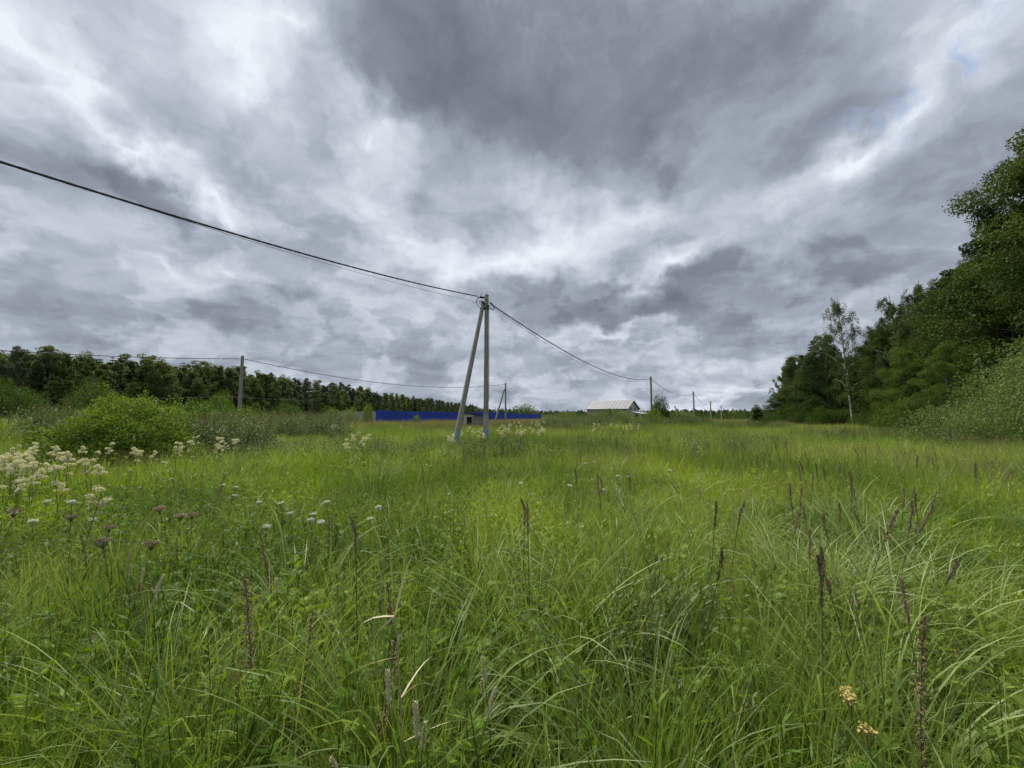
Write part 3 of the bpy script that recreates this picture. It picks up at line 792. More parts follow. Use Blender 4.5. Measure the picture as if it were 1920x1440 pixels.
def right_wood():
    A = [broadleaf(101, 20, 5.6, .05, 44, 95000, .14, pk=.235), broadleaf(102, 18, 5.0, .04, 42, 82000, .14, mat=M_broad, pk=.235), broadleaf(103, 14, 4.4, .03, 36, 62000, .125, mat=M_maple, pk=.25)]
    B = [birch(111, 17, 3.2, .08, 36, 42000, .105), birch(112, 15, 2.8, .06, 34, 36000, .105)]
    S = [spruce(121, 16, 3.0, 30, 22000, .32)]
    # edge trees read from the outline: pixel of the top, distance, kind
    def top(px, py, d):
        p = pt(px, py, d); return p[0], p[1], p[2] - h1(p[0], p[1])
    E = [(1972, 185, 24, A[0], 20, 1.0, 'tall dark broadleaf tree rising over the grey willow bush', 'broadleaf_tree'),
         (1876, 372, 27, A[1], 18, .95, 'dark broadleaf tree leaning out beside the tallest tree of the wood', 'broadleaf_tree'),
         (1800, 500, 31, A[0], 20, 1.15, 'wide dark broadleaf tree with ragged side branches behind the willow bush', 'broadleaf_tree'),
         (1722, 522, 37, B[0], 17, 1.0, 'birch with a feathery pale top between dark broadleaf trees', 'birch_tree'),
         (1768, 640, 26, A[2], 14, 1.0, 'fresh green low maple in front of the dark trees', 'maple_tree'),
         (1675, 548, 41, B[1], 15, 1.05, 'slim birch with thin drooping top next to the feathery birch', 'birch_tree'),
         (1690, 650, 32, A[2], 14, .9, 'fresh green maple with low branches at the edge of the wood', 'maple_tree'),
         (1650, 612, 47, A[1], 18, 1.1, 'dark broadleaf tree just behind the lone white birch', 'broadleaf_tree'),
         (1618, 655, 51, A[2], 14, 1.0, 'rounded mid green tree to the side of the lone white birch', 'maple_tree'),
         (1545, 622, 53, A[1], 18, .95, 'dense dark tree on the meadow side of the lone white birch', 'broadleaf_tree'),
         (1520, 640, 57, S[0], 16, 1.15, 'dark spruce at the meadow end of the wood', 'spruce_tree'),
         (1492, 662, 60, A[1], 18, 1.0, 'dark rounded tree near the meadow end of the wood', 'broadleaf_tree'),
         (1468, 690, 64, B[1], 15, 1.2, 'small outermost birch at the meadow end of the wood', 'birch_tree'),
         (1458, 735, 62, A[1], 18, 1.5, 'low dark bushy tree closing the meadow end of the wood', 'broadleaf_tree')]
    for px, py, d, me, h0, w, lab, nm in E:
        x, y, h = top(px, py, d)
        plant_tree(nm, me, (x, y), lab, 'tree', None, h / h0, None, sx=w)
    # lone birch with a loose crown
    base = pt(1600, 790, 45); x, y, h = top(1568, 550, 45)
    plant_tree('birch_tree', birch(131, h, 2.7, .24, 38, 17000, .10, .10, (x - base[0], 0), .012), (base[0], base[1]), 'lone leaning birch with white trunk and thin see-through crown', 'tree', None, 1, 0)
    # trees standing further inside, kept under the outline of the edge
    r = np.random.default_rng(5)
    kinds = [(A[0], 20, 'broadleaf_tree'), (A[1], 18, 'broadleaf_tree'), (S[0], 16, 'spruce_tree'), (B[0], 17, 'birch_tree'), (A[1], 18, 'broadleaf_tree')]
    ex = [1450, 1468, 1492, 1520, 1545, 1585, 1615, 1648, 1675, 1722, 1800, 1868, 1950, 2050]
    ey = [745, 692, 662, 645, 628, 650, 655, 612, 570, 540, 505, 390, 205, 120]
    ed = [62, 64, 60, 57, 53, 49, 46, 44, 41, 37, 31, 27, 24, 22]
    for row in range(3):
        pxl = 1478 + 6 * row
        while pxl < 2040:
            d = np.interp(pxl, ex, ed) * (1.07 + .12 * row) + r.normal(0, .5)
            p = pt(pxl, 778 - (778 - np.interp(pxl, ex, ey)) * r.uniform(.80, 1.0), d); h = p[2] - h1(p[0], p[1])
            me, h0, nm = kinds[int(r.integers(0, 5))]
            if h > 22: h = r.uniform(18, 22)
            plant_tree(nm, me, (p[0], p[1]), {'broadleaf_tree': 'dark broadleaf tree inside the wood behind its edge trees', 'spruce_tree': 'dark spruce inside the wood behind its edge trees', 'birch_tree': 'birch inside the wood behind its edge trees'}[nm], 'tree', 'trees inside the wood: ' + nm.replace('_', ' '), h / h0, sx=float(np.clip(12 / h, .9, 1.5)))
            pxl += 3.4 * F / d * r.uniform(.8, 1.2)
    # understorey along the foot of the edge
    U = [shrub(141, 3.2, 2.0, 8, 6000, .13, .5, M_maple), shrub(142, 3.0, 2.2, 8, 6000, .13, .5, M_broad)]
    spots = [(1470, 58, 0, 1.1), (1500, 54, 1, 1.0), (1530, 50, 0, .95), (1562, 50, 1, 1.0), (1588, 48, 1, .9), (1626, 44, 0, .95), (1650, 40, 1, 1.0), (1672, 33, 0, 1.0), (1700, 29, 0, 1.05), (1735, 27, 1, 1.1), (1616, 46, 0, .7), (1600, 43, 0, .62), (1690, 36, 1, 1.2), (1780, 28, 1, 1.3), (1840, 27, 1, 1.4), (1900, 26, 1, 1.4)]
    for px, d, k, s in spots:
        p = pt(px, 790, d)
        plant_tree('understorey_shrub', U[k], (p[0] + .8, p[1]), 'leafy shrub along the foot of the wood edge, ' + ('fresh green' if k == 0 else 'dark green'), 'shrub', 'understorey shrubs at the wood edge: ' + ('fresh green' if k == 0 else 'dark green'), s, parts=('stems', 'foliage'))
    # big grey willow bush
    W = shrub(151, 5.8, 4.8, 16, 90000, .09, .42, M_willow, .1, 64, .02, (.17, .27))
    plant_tree('willow_bush', W, (24.2, 15.8), 'big spreading grey green willow bush in front of the dark wood', 'bush', None, 1, .3, parts=('stems', 'foliage'))
    p = pt(1765, 800, 17.5)
    plant_tree('willow_bush', shrub(152, 2.4, 1.7, 8, 7000, .095, .36, M_willow, .35, 24, .02), (p[0] + .2, p[1]), 'low side clump of grey willow at the meadow foot of the big willow bush', 'bush', None, 1, .3, parts=('stems', 'foliage'))
right_wood()

def left_forest():
    r = np.random.default_rng(17)
    K = []
    for i in range(4): K.append((broadleaf(200 + i, 18, 3.2, .06, 26, 9000, .34, .2, M_fbirch if i % 2 else M_forest, M_bbark if i % 2 else M_bark, .2, .6, .7, pk=.40), 18, 'broadleaf_tree'))
    for i in range(2): K.append((birch(210 + i, 18, 2.8, .12, 24, 7000, .32, .16, mat=M_fbirch), 18, 'birch_tree'))
    for i in range(2): K.append((spruce(220 + i, 20, 2.9, 24, 6000, .62), 20, 'spruce_tree'))
    for i in range(2): K.append((pine(230 + i, 20, 2.6, 4200, .45), 20, 'pine_tree'))
    lab = {'broadleaf_tree': 'broadleaf tree in the forest edge behind the left power line', 'birch_tree': 'pale birch in the forest edge behind the left power line',
           'spruce_tree': 'dark spruce in the forest edge behind the left power line', 'pine_tree': 'pine in the forest edge behind the left power line'}
    # distance of the edge and height of the skyline by photo column
    cx = [-160, 0, 150, 300, 452, 560, 640, 700, 760, 830, 905]
    cd = [100, 104, 112, 126, 150, 178, 215, 260, 320, 395, 450]
    cy = [640, 650, 660, 672, 686, 705, 718, 731, 740, 750, 762]
    n = 0
    for row in range(-1, 6):
        px = -150 + 6 * r.random()
        while px < 908:
            d = np.interp(px, cx, cd) * (1 + .04 * row) + r.normal(0, 1.5)
            ty = np.interp(px, cx, cy)
            p = pt(px, ty, d)
            gh = h1(p[0], p[1]); full = p[2] - gh
            conif = np.clip(.12 + .42 * sstep(350, 620, px), 0, .6)
            if row == -1:
                k = r.integers(0, 6); h = full * r.uniform(.28, .48)
            elif row == 0:
                k = r.integers(0, 6); h = full * r.uniform(.52, .80)
            else:
                k = (6 + r.integers(0, 2) if r.random() < .6 else 8 + r.integers(0, 2)) if r.random() < conif else r.integers(0, 6)
                h = full * (r.uniform(.80, 1.02) if row < 4 else r.uniform(.86, 1.0))
            me, h0, nm = K[int(k)]
            plant_tree(nm, me, (p[0], p[1]), lab[nm], 'tree', 'forest trees behind the left power line: ' + nm.replace('_', ' '), h / h0, sx=r.uniform(.9, 1.25) * (1.35 if nm == 'spruce_tree' else 1.0))
            n += 1
            px += r.uniform(.75, 1.25) * (4.5 if row > 0 else 5.4) * F / d * 1.05
    # separate shrubs and small trees before it
    return K, n
K_far, n_forest = left_forest()

def distant_woods():
    r = np.random.default_rng(23)
    me = [k[0][1] for k in K_far]
    P, I, S = [], [], []
    for px in np.arange(905, 1480, 1.1):
        d = np.interp(px, [905, 1010, 1100, 1250, 1480], [480, 560, 520, 430, 380]) + r.normal(0, 25)
        ty = 778 - np.interp(px, [905, 960, 1040, 1100, 1200, 1260, 1300, 1480], [13, 11, 9, 8.5, 8.5, 10.5, 11, 10]) * r.uniform(.6, 1.05)
        p = pt(px + r.normal(0, 2), ty, d); z = h1(p[0], p[1])
        P.append((p[0], p[1], z)); I.append(r.integers(0, len(me))); S.append(max(3.0, p[2] - z) / 19)
    S = np.array(S)
    scatter('distant_wood', 'low distant dark wood along the horizon beyond the house', 'wood', P, I, np.c_[np.zeros((len(P), 2)), r.random(len(P)) * 6.28], np.c_[S * 1.5, S * 1.5, S], me)
distant_woods()

def single_shrubs():
    SH = [shrub(301, 3, 1.8, 9, 6000, .10, .4, M_sallow), shrub(302, 3, 2.0, 9, 6000, .11, .45, M_maple), shrub(303, 3, 1.5, 8, 5000, .12, .35, M_willow, .7)]
    near = shrub(310, 2.35, 1.85, 14, 34000, .066, .48, M_sallow, .2, 34, .02, (.18, .29))
    def put(px, top_y, d, me, h0, w, lab, nm='shrub', group=None, parts=('stems', 'foliage'), rz=None):
        p = pt(px, top_y, d); h = p[2] - h1(p[0], p[1])
        return plant_tree(nm, me, (p[0], p[1]), lab, 'shrub' if nm != 'spruce_tree' else 'tree', group, h / h0, rz, parts, sx=w)
    put(248, 724, 11.6, near, 2.35, 1.0, 'dense rounded bright green willow shrub behind the creamy flowers', rz=1.0)
    put(18, 700, 26, shrub(311, 4.3, 2.8, 10, 20000, .10, .5, M_maple, .2, 34, .02, (.22, .34)), 4.3, 1.0, 'tall leafy green shrub on the grassy bank before the forest')
    put(190, 710, 44, shrub(312, 5, 2.8, 9, 14000, .14, .5, M_maple, .3, 36), 5.0, 1.1, 'wide dark green shrub between the bank and the forest')
    put(350, 748, 16.5, SH[0], 3, 1.2, 'upright weedy shrub beside the bright green willow shrub')
    put(388, 746, 18, SH[1], 3, 1.3, 'dark low shrub among the weeds near the straight concrete pole')
    put(425, 755, 20, SH[2], 3, 1.3, 'grey green weedy shrub in front of the straight concrete pole')
    put(468, 758, 22, SH[0], 3, 1.1, 'small dark green shrub just past the foot of the straight concrete pole')
    put(417, 732, 60, SH[0], 3, .7, 'narrow young tree standing in front of the forest by the concrete pole')
    put(537, 752, 36, SH[1], 3, 1.1, 'rounded green shrub alone between the straight pole and the white fence')
    put(620, 762, 46, SH[0], 3, 1.0, 'young green shrub at the end of the white fence')
    put(690, 752, 52, shrub(313, 4, 1.0, 6, 3000, .14, .4, M_sallow, .8, 18), 4, .9, 'slim light green sapling before the corner of the blue fence')
    put(655, 760, 50, SH[2], 3, 1.0, 'loose green shrub hiding part of the white fence')
    put(782, 774, 50, SH[2], 3, .6, 'small pale bush standing against the blue fence')
    put(982, 755, 118, SH[1], 3, 1.3, 'dark round bush behind the far end of the blue fence')
    put(958, 765, 114, SH[1], 3, 1.0, 'lower bush behind the blue fence next to the braced pole')
    put(1236, 741, 56, shrub(314, 4.6, 1.55, 9, 8000, .15, .4, M_maple, .7, 30), 4.6, 1.0, 'bushy young tree hiding the foot of a straight pole')
    put(1222, 766, 52, SH[0], 3, 1.5, 'yellow green shrub in front of the bushy young tree')
    put(1278, 764, 56, SH[2], 3, 1.7, 'loose willow shrub beyond the yellow green shrub')
    put(1302, 771, 58, SH[1], 3, 1.6, 'low dark shrub below the second straight pole')
    put(1143, 764, 66, SH[1], 3, 2.3, 'round dark bush in front of the long house')
    put(1172, 771, 62, SH[0], 3, 1.7, 'lower green bush at the gable end of the long house')
    put(1118, 771, 64, SH[2], 3, 1.7, 'pale bush below the eaves of the long house')
    put(1060, 771, 60, SH[0], 3, 2.0, 'broad light bush between the blue fence and the long house')
    put(1032, 773, 62, SH[2], 3, 1.8, 'low pale bush past the far end of the blue fence')
    put(1092, 773, 61, SH[1], 3, 1.8, 'low dark bush short of the long house')
    put(1376, 768, 185, SH[1], 3, 1.6, 'wide round bush between the farthest poles')
    put(1350, 772, 190, SH[1], 3, 1.4, 'dark bush beside the farthest poles')
    put(1418, 755, 50, spruce(320, 3.3, 1.2, 22, 11000, .20, .03, M_young, .05), 3.3, 1.45, 'small young spruce growing alone in the meadow', 'spruce_tree', parts=('trunk', 'crown'))
    put(1436, 779, 46, SH[1], 3, .9, 'low dark bush at the foot of the young spruce')
    put(1400, 783, 47, SH[2], 3, .9, 'low grassy bush on the house side of the young spruce')
single_shrubs()

def tall_weeds():
    """banks of nettles, willowherb and thistles between the meadow and the shrubs"""
    r = np.random.default_rng(61)
    W = []
    for i in range(5):
        b = Buf()
        for q in range(16):
            c = tuple(r.normal(0, .30, 2)); b.mi = 0 if i < 4 else 1
            herb_lance(b, r, r.uniform(.75, 1.25), 26, r.uniform(.11, .17), .28, .45, c)
        b.mi = 2
        for q in range(8): panicle_stalk(b, r, (*r.normal(0, .35, 2), 0), r.uniform(1.0, 1.4), .2, 16)
        W.append(b.mesh('weed clump', [M_weed, M_silver, M_pink]))
    P, S = [], []
    # photo columns, distance band, top line of the weeds, how many
    for x0, x1, d0, d1, y0, y1, n in ((60, 160, 15, 24, 752, 800, 60), (340, 500, 13, 22, 768, 800, 100), (470, 640, 20, 42, 768, 788, 150), (560, 860, 24, 44, 792, 804, 130), (930, 1020, 34, 50, 787, 797, 70), (1020, 1110, 34, 56, 778, 790, 120), (1090, 1330, 42, 60, 776, 790, 170), (1330, 1480, 36, 50, 786, 792, 90), (1480, 1760, 20, 34, 796, 812, 110), (430, 900, 11, 18, 815, 832, 110), (900, 1500, 12, 26, 806, 826, 130)):
        for _ in range(n):
            px = r.uniform(x0, x1); d = r.uniform(d0, d1); p = pt(px, r.uniform(y0, y1), d); g0 = h1(p[0], p[1])
            h = p[2] - g0
            if h > .45: P.append((p[0], p[1], g0)); S.append(min(h, 2.2) / 1.25)
    S = np.array(S); w = np.clip(S, .7, 1.3)
    scatter('tall_weeds', 'uneven tall leafy weeds and flowering grass between meadow, shrubs and fence', 'weeds', P, r.choice(5, len(P), p=[.26, .26, .2, .16, .12]), np.c_[r.normal(0, .06, (len(P), 2)), r.random(len(P)) * 6.28], np.c_[w, w, S], W)
tall_weeds()

# ------------------------------------------------------------------ power line
def pole_section(c, w, d, ch=.28):
    x, y = w / 2, d / 2; k = ch * w
    return [(c[0] - x, c[1] - y + k, c[2]), (c[0] - x + k, c[1] - y, c[2]), (c[0] + x - k, c[1] - y, c[2]), (c[0] + x, c[1] - y + k, c[2]),
            (c[0] + x, c[1] + y, c[2]), (c[0] - x, c[1] + y, c[2])]

def shaft(b, p0, p1, w0, w1, n=2):
    p0, p1 = np.asarray(p0, float), np.asarray(p1, float)
    loft(b, [pole_section(p0 + (p1 - p0) * t, w0 + (w1 - w0) * t, (w0 + (w1 - w0) * t) * 1.08) for t in np.linspace(0, 1, n)])

def pole(px, d, top_py, label, strut=None, name='power_pole', paint=False, w=(.26, .18), detail=False):
    tp = pt(px, top_py, d); x, y = tp[0], tp[1]; g0 = h1(x, y); h = tp[2] - g0
    t = thing(name, label, 'pole', (x, y, g0))
    b = Buf(); shaft(b, (0, 0, -.3), (0, 0, h), w[0], w[1]); link('shaft', b.mesh('pole shaft', M_concrete), t)
    wz = lambda z: w[0] + (w[1] - w[0]) * (z + .3) / (h + .3)
    if strut:
        sx, sy, st = strut
        p0 = np.array([sx - x, sy - y, h1(sx, sy) - g0 - .3]); p1 = np.array([np.sign(sx - x) * (wz(st) * .5 + .075), -.02, st])
        b = Buf(); shaft(b, p0, p1, w[0] * .98, w[1] * .95); link('strut', b.mesh('pole strut', M_concrete), t)
        if paint:
            q = lambda z: p0 + (p1 - p0) * ((z - p0[2]) / (p1[2] - p0[2]))
            b = Buf(); shaft(b, q(.2), q(.98), w[0] + .008, w[0] - .002); link('painted_band', b.mesh('strut paint', M_blue_paint), t)
        b = Buf(); box(b, (-wz(st) * .5 - .22, -.13, st - .28), (wz(st) * .5 + .02, .13, st - .22)); link('clamp', b.mesh('strut clamp', M_iron), t)
        b = Buf(); box(b, (p1[0] - .09, -.12, st - .06), (p1[0] + .09, .10, st + .04)); link('strut_cap', b.mesh('strut cap', M_iron), t)
    if paint:
        b = Buf(); shaft(b, (0, 0, .3), (0, 0, 1.06), wz(.3) + .008, wz(1.06) + .008); link('painted_band', b.mesh('pole paint', M_blue_paint), t)
        b = Buf(); shaft(b, (0, 0, 1.063), (0, 0, 1.72), wz(1.06) + .006, wz(1.72) + .006); link('whitewashed_band', b.mesh('pole whitewash', M_white_paint), t)
    for k, dz in enumerate((.14, .22, .42, .62) if detail else (.2,)):
        b = Buf(); zz = h - dz; q = wz(zz) / 2 + .006
        box(b, (-q, -q - .006, zz - .014), (q, q + .012, zz + .014)); link('steel_band', b.mesh('steel band', M_galv), t)
    b = Buf(); tube(b, [(-.0, -w[1] / 2, h - .2), (-.05, -w[1] / 2 - .09, h - .2), (-.02, -w[1] / 2 - .14, h - .24)], .014, 6); link('hook', b.mesh('hook', M_iron), t)
    if detail:
        r = np.random.default_rng(2)
        # dead-end clamps and loose tails towards the near span
        for dz, dx in ((.13, -.28), (.17, -.40)):
            b = Buf(); tube(b, [(-.09, -.02, h - dz), (dx * .6 - .05, -.06, h - dz + .01), (dx - .05, -.10, h - dz + .02)], [.02, .032, .018], 6); link('cable_clamp', b.mesh('clamp', M_iron), t)
        b = Buf(); tube(b, [(-.1, 0, h - .36), (-.22, -.04, h - .355), (-.34, -.06, h - .36)], [.014, .028, .012], 6); link('cable_clamp', b.mesh('clamp', M_iron), t)
        curls = [[(-.36, -.1, h - .13), (-.48, -.12, h - .24), (-.50, -.12, h - .42), (-.42, -.1, h - .60), (-.28, -.08, h - .70)],
                 [(-.40, -.1, h - .2), (-.45, -.14, h - .38), (-.55, -.16, h - .46), (-.68, -.16, h - .41)],
                 [(-.34, -.06, h - .30), (-.36, -.1, h - .40), (-.30, -.1, h - .52)],
                 [(-.30, -.1, h - .10), (-.27, -.1, h + .02), (-.24, -.1, h + .05)],
                 [(-.12, -.04, h - .34), (-.25, -.1, h - .30), (-.33, -.1, h - .36), (-.18, -.1, h - .44), (-.09, -.08, h - .5)],
                 [(.10, -.05, h - .36), (.24, -.06, h - .44), (.36, -.03, h - .64), (.36, -.03, h - .74), (.22, -.05, h - .70), (.10, -.06, h - .56)],
                 [(.10, 0, h - .34), (.28, .1, h - .40), (.40, .2, h - .62), (.33, .12, h - .76), (.16, 0, h - .66)],
                 [(.12, -.1, h - .58), (.2, -.1, h - .70), (.36, -.05, h - .74)],
                 [(0, -.08, h), (.01, -.08, h + .10)], [(.08, 0, h - .02), (.15, 0, h + .01)]]
        for c in curls:
            c = np.array(c); s = np.linspace(0, 1, len(c)); ss = np.linspace(0, 1, 22)
            C = np.stack([np.interp(ss, s, c[:, k]) for k in range(3)], -1)
            for _ in range(4): C[1:-1] = (C[:-2] + 2 * C[1:-1] + C[2:]) / 4
            b = Buf(); tube(b, C, .013, 5); link('loose_wire', b.mesh('loose wire', M_cable, True), t)
        b = Buf(); tube(b, [(wz(h * .6) / 2 + .012, .02, h - .5), (wz(h * .3) / 2 + .03, .02, 2.4)], .011, 5); link('earth_wire', b.mesh('earth wire', M_iron), t)
        b = Buf(); box(b, (-.01, -.15, h - .62), (.16, -.09, h - .56)); link('clamp', b.mesh('arm', M_iron), t)
    return np.array([x, y, g0 + h])

def cable(A, B, sag, label, name='power_cable', strands=4, rad=.013, tw=.016, pitch=1.1, n=160, group=None):
    A, B = np.asarray(A, float), np.asarray(B, float)
    t = np.linspace(0, 1, n)
    P = A + (B - A) * t[:, None]; P[:, 2] -= 4 * sag * t * (1 - t)
    b = Buf(); ln = np.linalg.norm(B - A)
    d = unit(B - A); u = unit(np.cross(d, [0, 0, 1.0])); v = np.cross(u, d)
    O = P.mean(0)
    if strands == 1:
        tube(b, P - O, rad, 5, False)
    else:
        w = .25 * np.sin(t * ln * .9)
        for k in range(strands):
            a = t * ln / pitch * 2 * np.pi + k * 2 * np.pi / strands + w
            tube(b, P - O + tw * (np.cos(a)[:, None] * u + np.sin(a)[:, None] * v), rad, 5, False)
    return tag(link(name, b.mesh(name, M_cable if strands > 1 else M_wire, True), None, O), label, 'cable', group)

def power_lines():
    m = pole(912.5, 18.6, 553, 'braced concrete power pole with blue painted feet and tangled wires on top', (-2.72, 17.5, 7.18), 'braced_power_pole', True, detail=True)
    p2 = pole(1220, 58, 706, 'straight concrete pole rising from behind the bushy young tree', w=(.3, .24))
    p3 = pole(1300, 95, 734, 'straight concrete pole above the low dark shrub past the bushy young tree', w=(.34, .28))
    p4 = pole(1332, 130, 752, 'thin straight pole on the open grass beyond the shrubs', w=(.36, .3))
    p5 = pole(1352, 168, 761, 'small far pole with a bracket near the wide round bush', w=(.36, .3))
    p6 = pole(1374, 200, 764, 'farthest braced pole with its strut to the wood side', (118.5, 199.5, 6.2), 'braced_power_pole', w=(.4, .34))
    l1 = pole(454.5, 37.7, 667, 'straight concrete power pole behind the weedy shrubs in front of the forest', w=(.30, .20))
    l2 = pole(948, 70, 718, 'braced concrete pole standing before the blue fence', (-3.25, 69.2, 6.4), 'braced_power_pole', w=(.34, .26))
    off = lambda p, dx=0, dy=0, dz=0: p + np.array([dx, dy, dz])
    ang = R(238); far = off(m, -.1, 0, -.08) + 38 * np.array([math.cos(ang), math.sin(ang), 0]); far[2] = 7.75
    a0 = pt(896, 555.5, 18.5)
    # pole behind the photographer that carries the near span
    t = thing('power_pole', 'concrete power pole at the other end of the thick twisted cable', 'pole', (far[0], far[1], h1(far[0], far[1])))
    b = Buf(); shaft(b, (0, 0, -.3), (0, 0, 7.9), .26, .18); link('shaft', b.mesh('pole shaft', M_concrete), t)
    cable(a0, far, 1.5, 'thick twisted black cable sweeping from the braced pole over the meadow', strands=4, rad=.012, tw=.015, n=260)
    cable(pt(890, 565, 18.5), far + [0, 0, .35], 1.42, 'thin grey wire running beside the thick twisted cable', 'thin_wire', 1, .006)
    b0 = pt(919, 569, 18.6)
    cable(b0, off(p2, -.15, -.05, -.35), 1.32, 'twisted cable sagging from the braced pole to the next straight pole', strands=3, rad=.017, tw=.018)
    cable(pt(921, 573, 18.6), off(p2, -.15, -.05, -.42), 1.62, 'thin wire sagging below the twisted cable past the braced pole', 'thin_wire', 1, .007)
    cable(off(p2, .1, 0, -.4), off(p3, -.1, 0, -.5), 1.35, 'sagging cable between the two straight poles past the house', strands=3, rad=.018, tw=.02)
    cable(off(p3, .1, 0, -.5), off(p4, -.1, 0, -.5), 1.5, 'sagging cable running on to the thin pole on open grass', strands=3, rad=.018, tw=.02)
    cable(off(p4, .1, 0, -.5), off(p5, -.1, 0, -.5), 1.3, 'far cable span between the thin pole and the bracket pole', strands=1, rad=.03)
    cable(off(p5, .1, 0, -.5), off(p6, -.1, 0, -.5), 1.2, 'farthest cable span ending at the farthest braced pole', strands=1, rad=.03)
    dirn = unit((l1 - l2) * [1, 1, 0]); far2 = l1 + dirn * 40; far2[2] = 7.5
    cable(off(l1, -.12, -.05, -.3), far2, 1.25, 'cable running along the forest away from the straight pole before it', strands=3, rad=.018, tw=.02)
    cable(off(l1, .12, 0, -.3), off(l2, -.1, 0, -.25), 1.5, 'cable sagging between the straight pole by the forest and the pole at the blue fence', strands=3, rad=.018, tw=.02)
    b = Buf(); c = np.array([(-.12, 0, 0), (-.3, -.1, .16), (-.2, -.1, .28), (-.05, 0, .2)]); tube(b, c + l2 - [0, 0, .3], .02, 5)
    tag(link('wire_tail', b.mesh('tail', M_cable)), 'loose curl of wire on top of the pole at the blue fence', 'wire')
    # thin old line along the forest
    posts = [(-120, 742, 96), (436.5, 741, 118), (668, 750, 170), (745, 757, 230)]
    tops = []
    for i, (px, py, d) in enumerate(posts):
        p = pt(px, py, d); g0 = h1(p[0], p[1]); t = thing('timber_post', 'thin pale timber post of the old line in front of the forest', 'post', (p[0], p[1], g0), group='timber posts of the old line')
        b = Buf(); tube(b, [(0, 0, -.2), (0, 0, p[2] - g0)], [.17, .13], 8); link('shaft', b.mesh('post', M_dry), t)
        b = Buf(); box(b, (-.7, -.06, p[2] - g0 - .5), (.7, .06, p[2] - g0 - .38)); link('crossarm', b.mesh('crossarm', M_dry), t)
        tops.append(p)
    for a, c in zip(tops[:-1], tops[1:]):
        for dx in (-.6, .6):
            cable(a + [dx, 0, -.36], c + [dx, 0, -.36], .6, 'thin bare wire of the old line in front of the forest', 'thin_wire', 1, .018, group='bare wires of the old line', n=40)
power_lines()

# ------------------------------------------------------------------ fences, shed, houses
M_blue = plain('blue profiled sheet', (.007, .052, .40), (.006, .042, .33), 1.5, .7, objvar=.16)
M_wsheet = plain('pale grey profiled sheet', (.34, .355, .36), (.28, .295, .30), 1.5, .6, objvar=.1)
M_steel = plain('steel fence tube', (.20, .21, .23), (.15, .15, .16), 6, .6)
M_hwall = plain('pale plaster wall', (.36, .345, .325), (.30, .285, .27), 1.2, .9)
M_roof = plain('zinc roof sheet', (.070, .080, .094), (.060, .069, .081), .6, .6, 0, objvar=.1)
M_seam = plain('zinc roof seam', (.045, .052, .062), (.04, .045, .055), .6, .6, 0)
M_trim = plain('dark brown trim', (.06, .05, .045), (.04, .035, .03), 4)
M_wtrim = plain('white painted boards', (.45, .45, .44), (.36, .36, .345), 8, .7)
M_glass = plain('dark window glass', (.03, .035, .04), (.05, .055, .06), 1, .12)
M_felt = plain('black roofing felt', (.025, .026, .028), (.05, .05, .05), 3, .9)
M_block = plain('grey weathered boards', (.30, .27, .235), (.19, .17, .15), 3, .9, 0, (1, 1, 6), objvar=.2)
M_dark = plain('dark timber and inside shade', (.05, .035, .025), (.03, .022, .016), 3, .9)

def sheet_mesh(w, h, mat):
    b = Buf(); n = 6; V = []
    prof = []
    for i in range(n):
        x0 = w * i / n; s = w / n
        prof += [(x0, 0), (x0 + s * .35, 0), (x0 + s * .5, -.02), (x0 + s * .85, -.02)]
    prof.append((w, 0))
    P = np.array(prof); k = len(P)
    for z in (0, h):
        for off in (0, .004): V.append(np.c_[P[:, 0], P[:, 1] + off, np.full(k, z)])
    V = np.concatenate(V); i = np.arange(k - 1)
    b.add(V, np.concatenate([np.stack([i, i + 1, i + 2 * k + 1, i + 2 * k], -1), np.stack([i + k + 1, i + k, i + 3 * k, i + 3 * k + 1], -1), np.stack([i + 2 * k, i + 2 * k + 1, i + 3 * k + 1, i + 3 * k], -1)]))
    return b.mesh('fence sheet', mat)

def fence(P0, P1, hgt, mat, label, name):
    P0, P1 = np.asarray(P0, float), np.asarray(P1, float)
    ln = np.linalg.norm(P1 - P0); n = max(1, round(ln / 1.15)); w = ln / n; d = (P1 - P0) / ln; az = math.atan2(d[1], d[0])
    t = thing(name, label, 'fence', (P0[0], P0[1], h1(*P0)))
    me = sheet_mesh(w - .012, hgt, mat); r = np.random.default_rng(3)
    b = Buf(); tube(b, [(0, 0, -.3), (0, 0, hgt + .02)], .035, 6); post = b.mesh('fence post', M_steel)
    for i in range(n):
        q = P0 + d * w * i
        link('sheet', me, t, (q[0] - P0[0], q[1] - P0[1], h1(*(q + d * w / 2)) - h1(*P0) + .06 + r.normal(0, .022)), (0, 0, az + r.normal(0, .006)))
        if i % 2 == 0: link('post', post, t, (q[0] - P0[0] + d[1] * -.06, q[1] - P0[1] + d[0] * .06, h1(*q) - h1(*P0)))
    for zz in (.5, hgt - .4):
        b = Buf(); q = np.array([P0 + d * ln * s for s in np.linspace(0, 1, 12)])
        tube(b, np.c_[q[:, 0] - P0[0] - d[1] * .03, q[:, 1] - P0[1] + d[0] * .03, H(q[:, 0], q[:, 1]) - h1(*P0) + zz], .02, 4); link('rail', b.mesh('rail', M_steel), t)

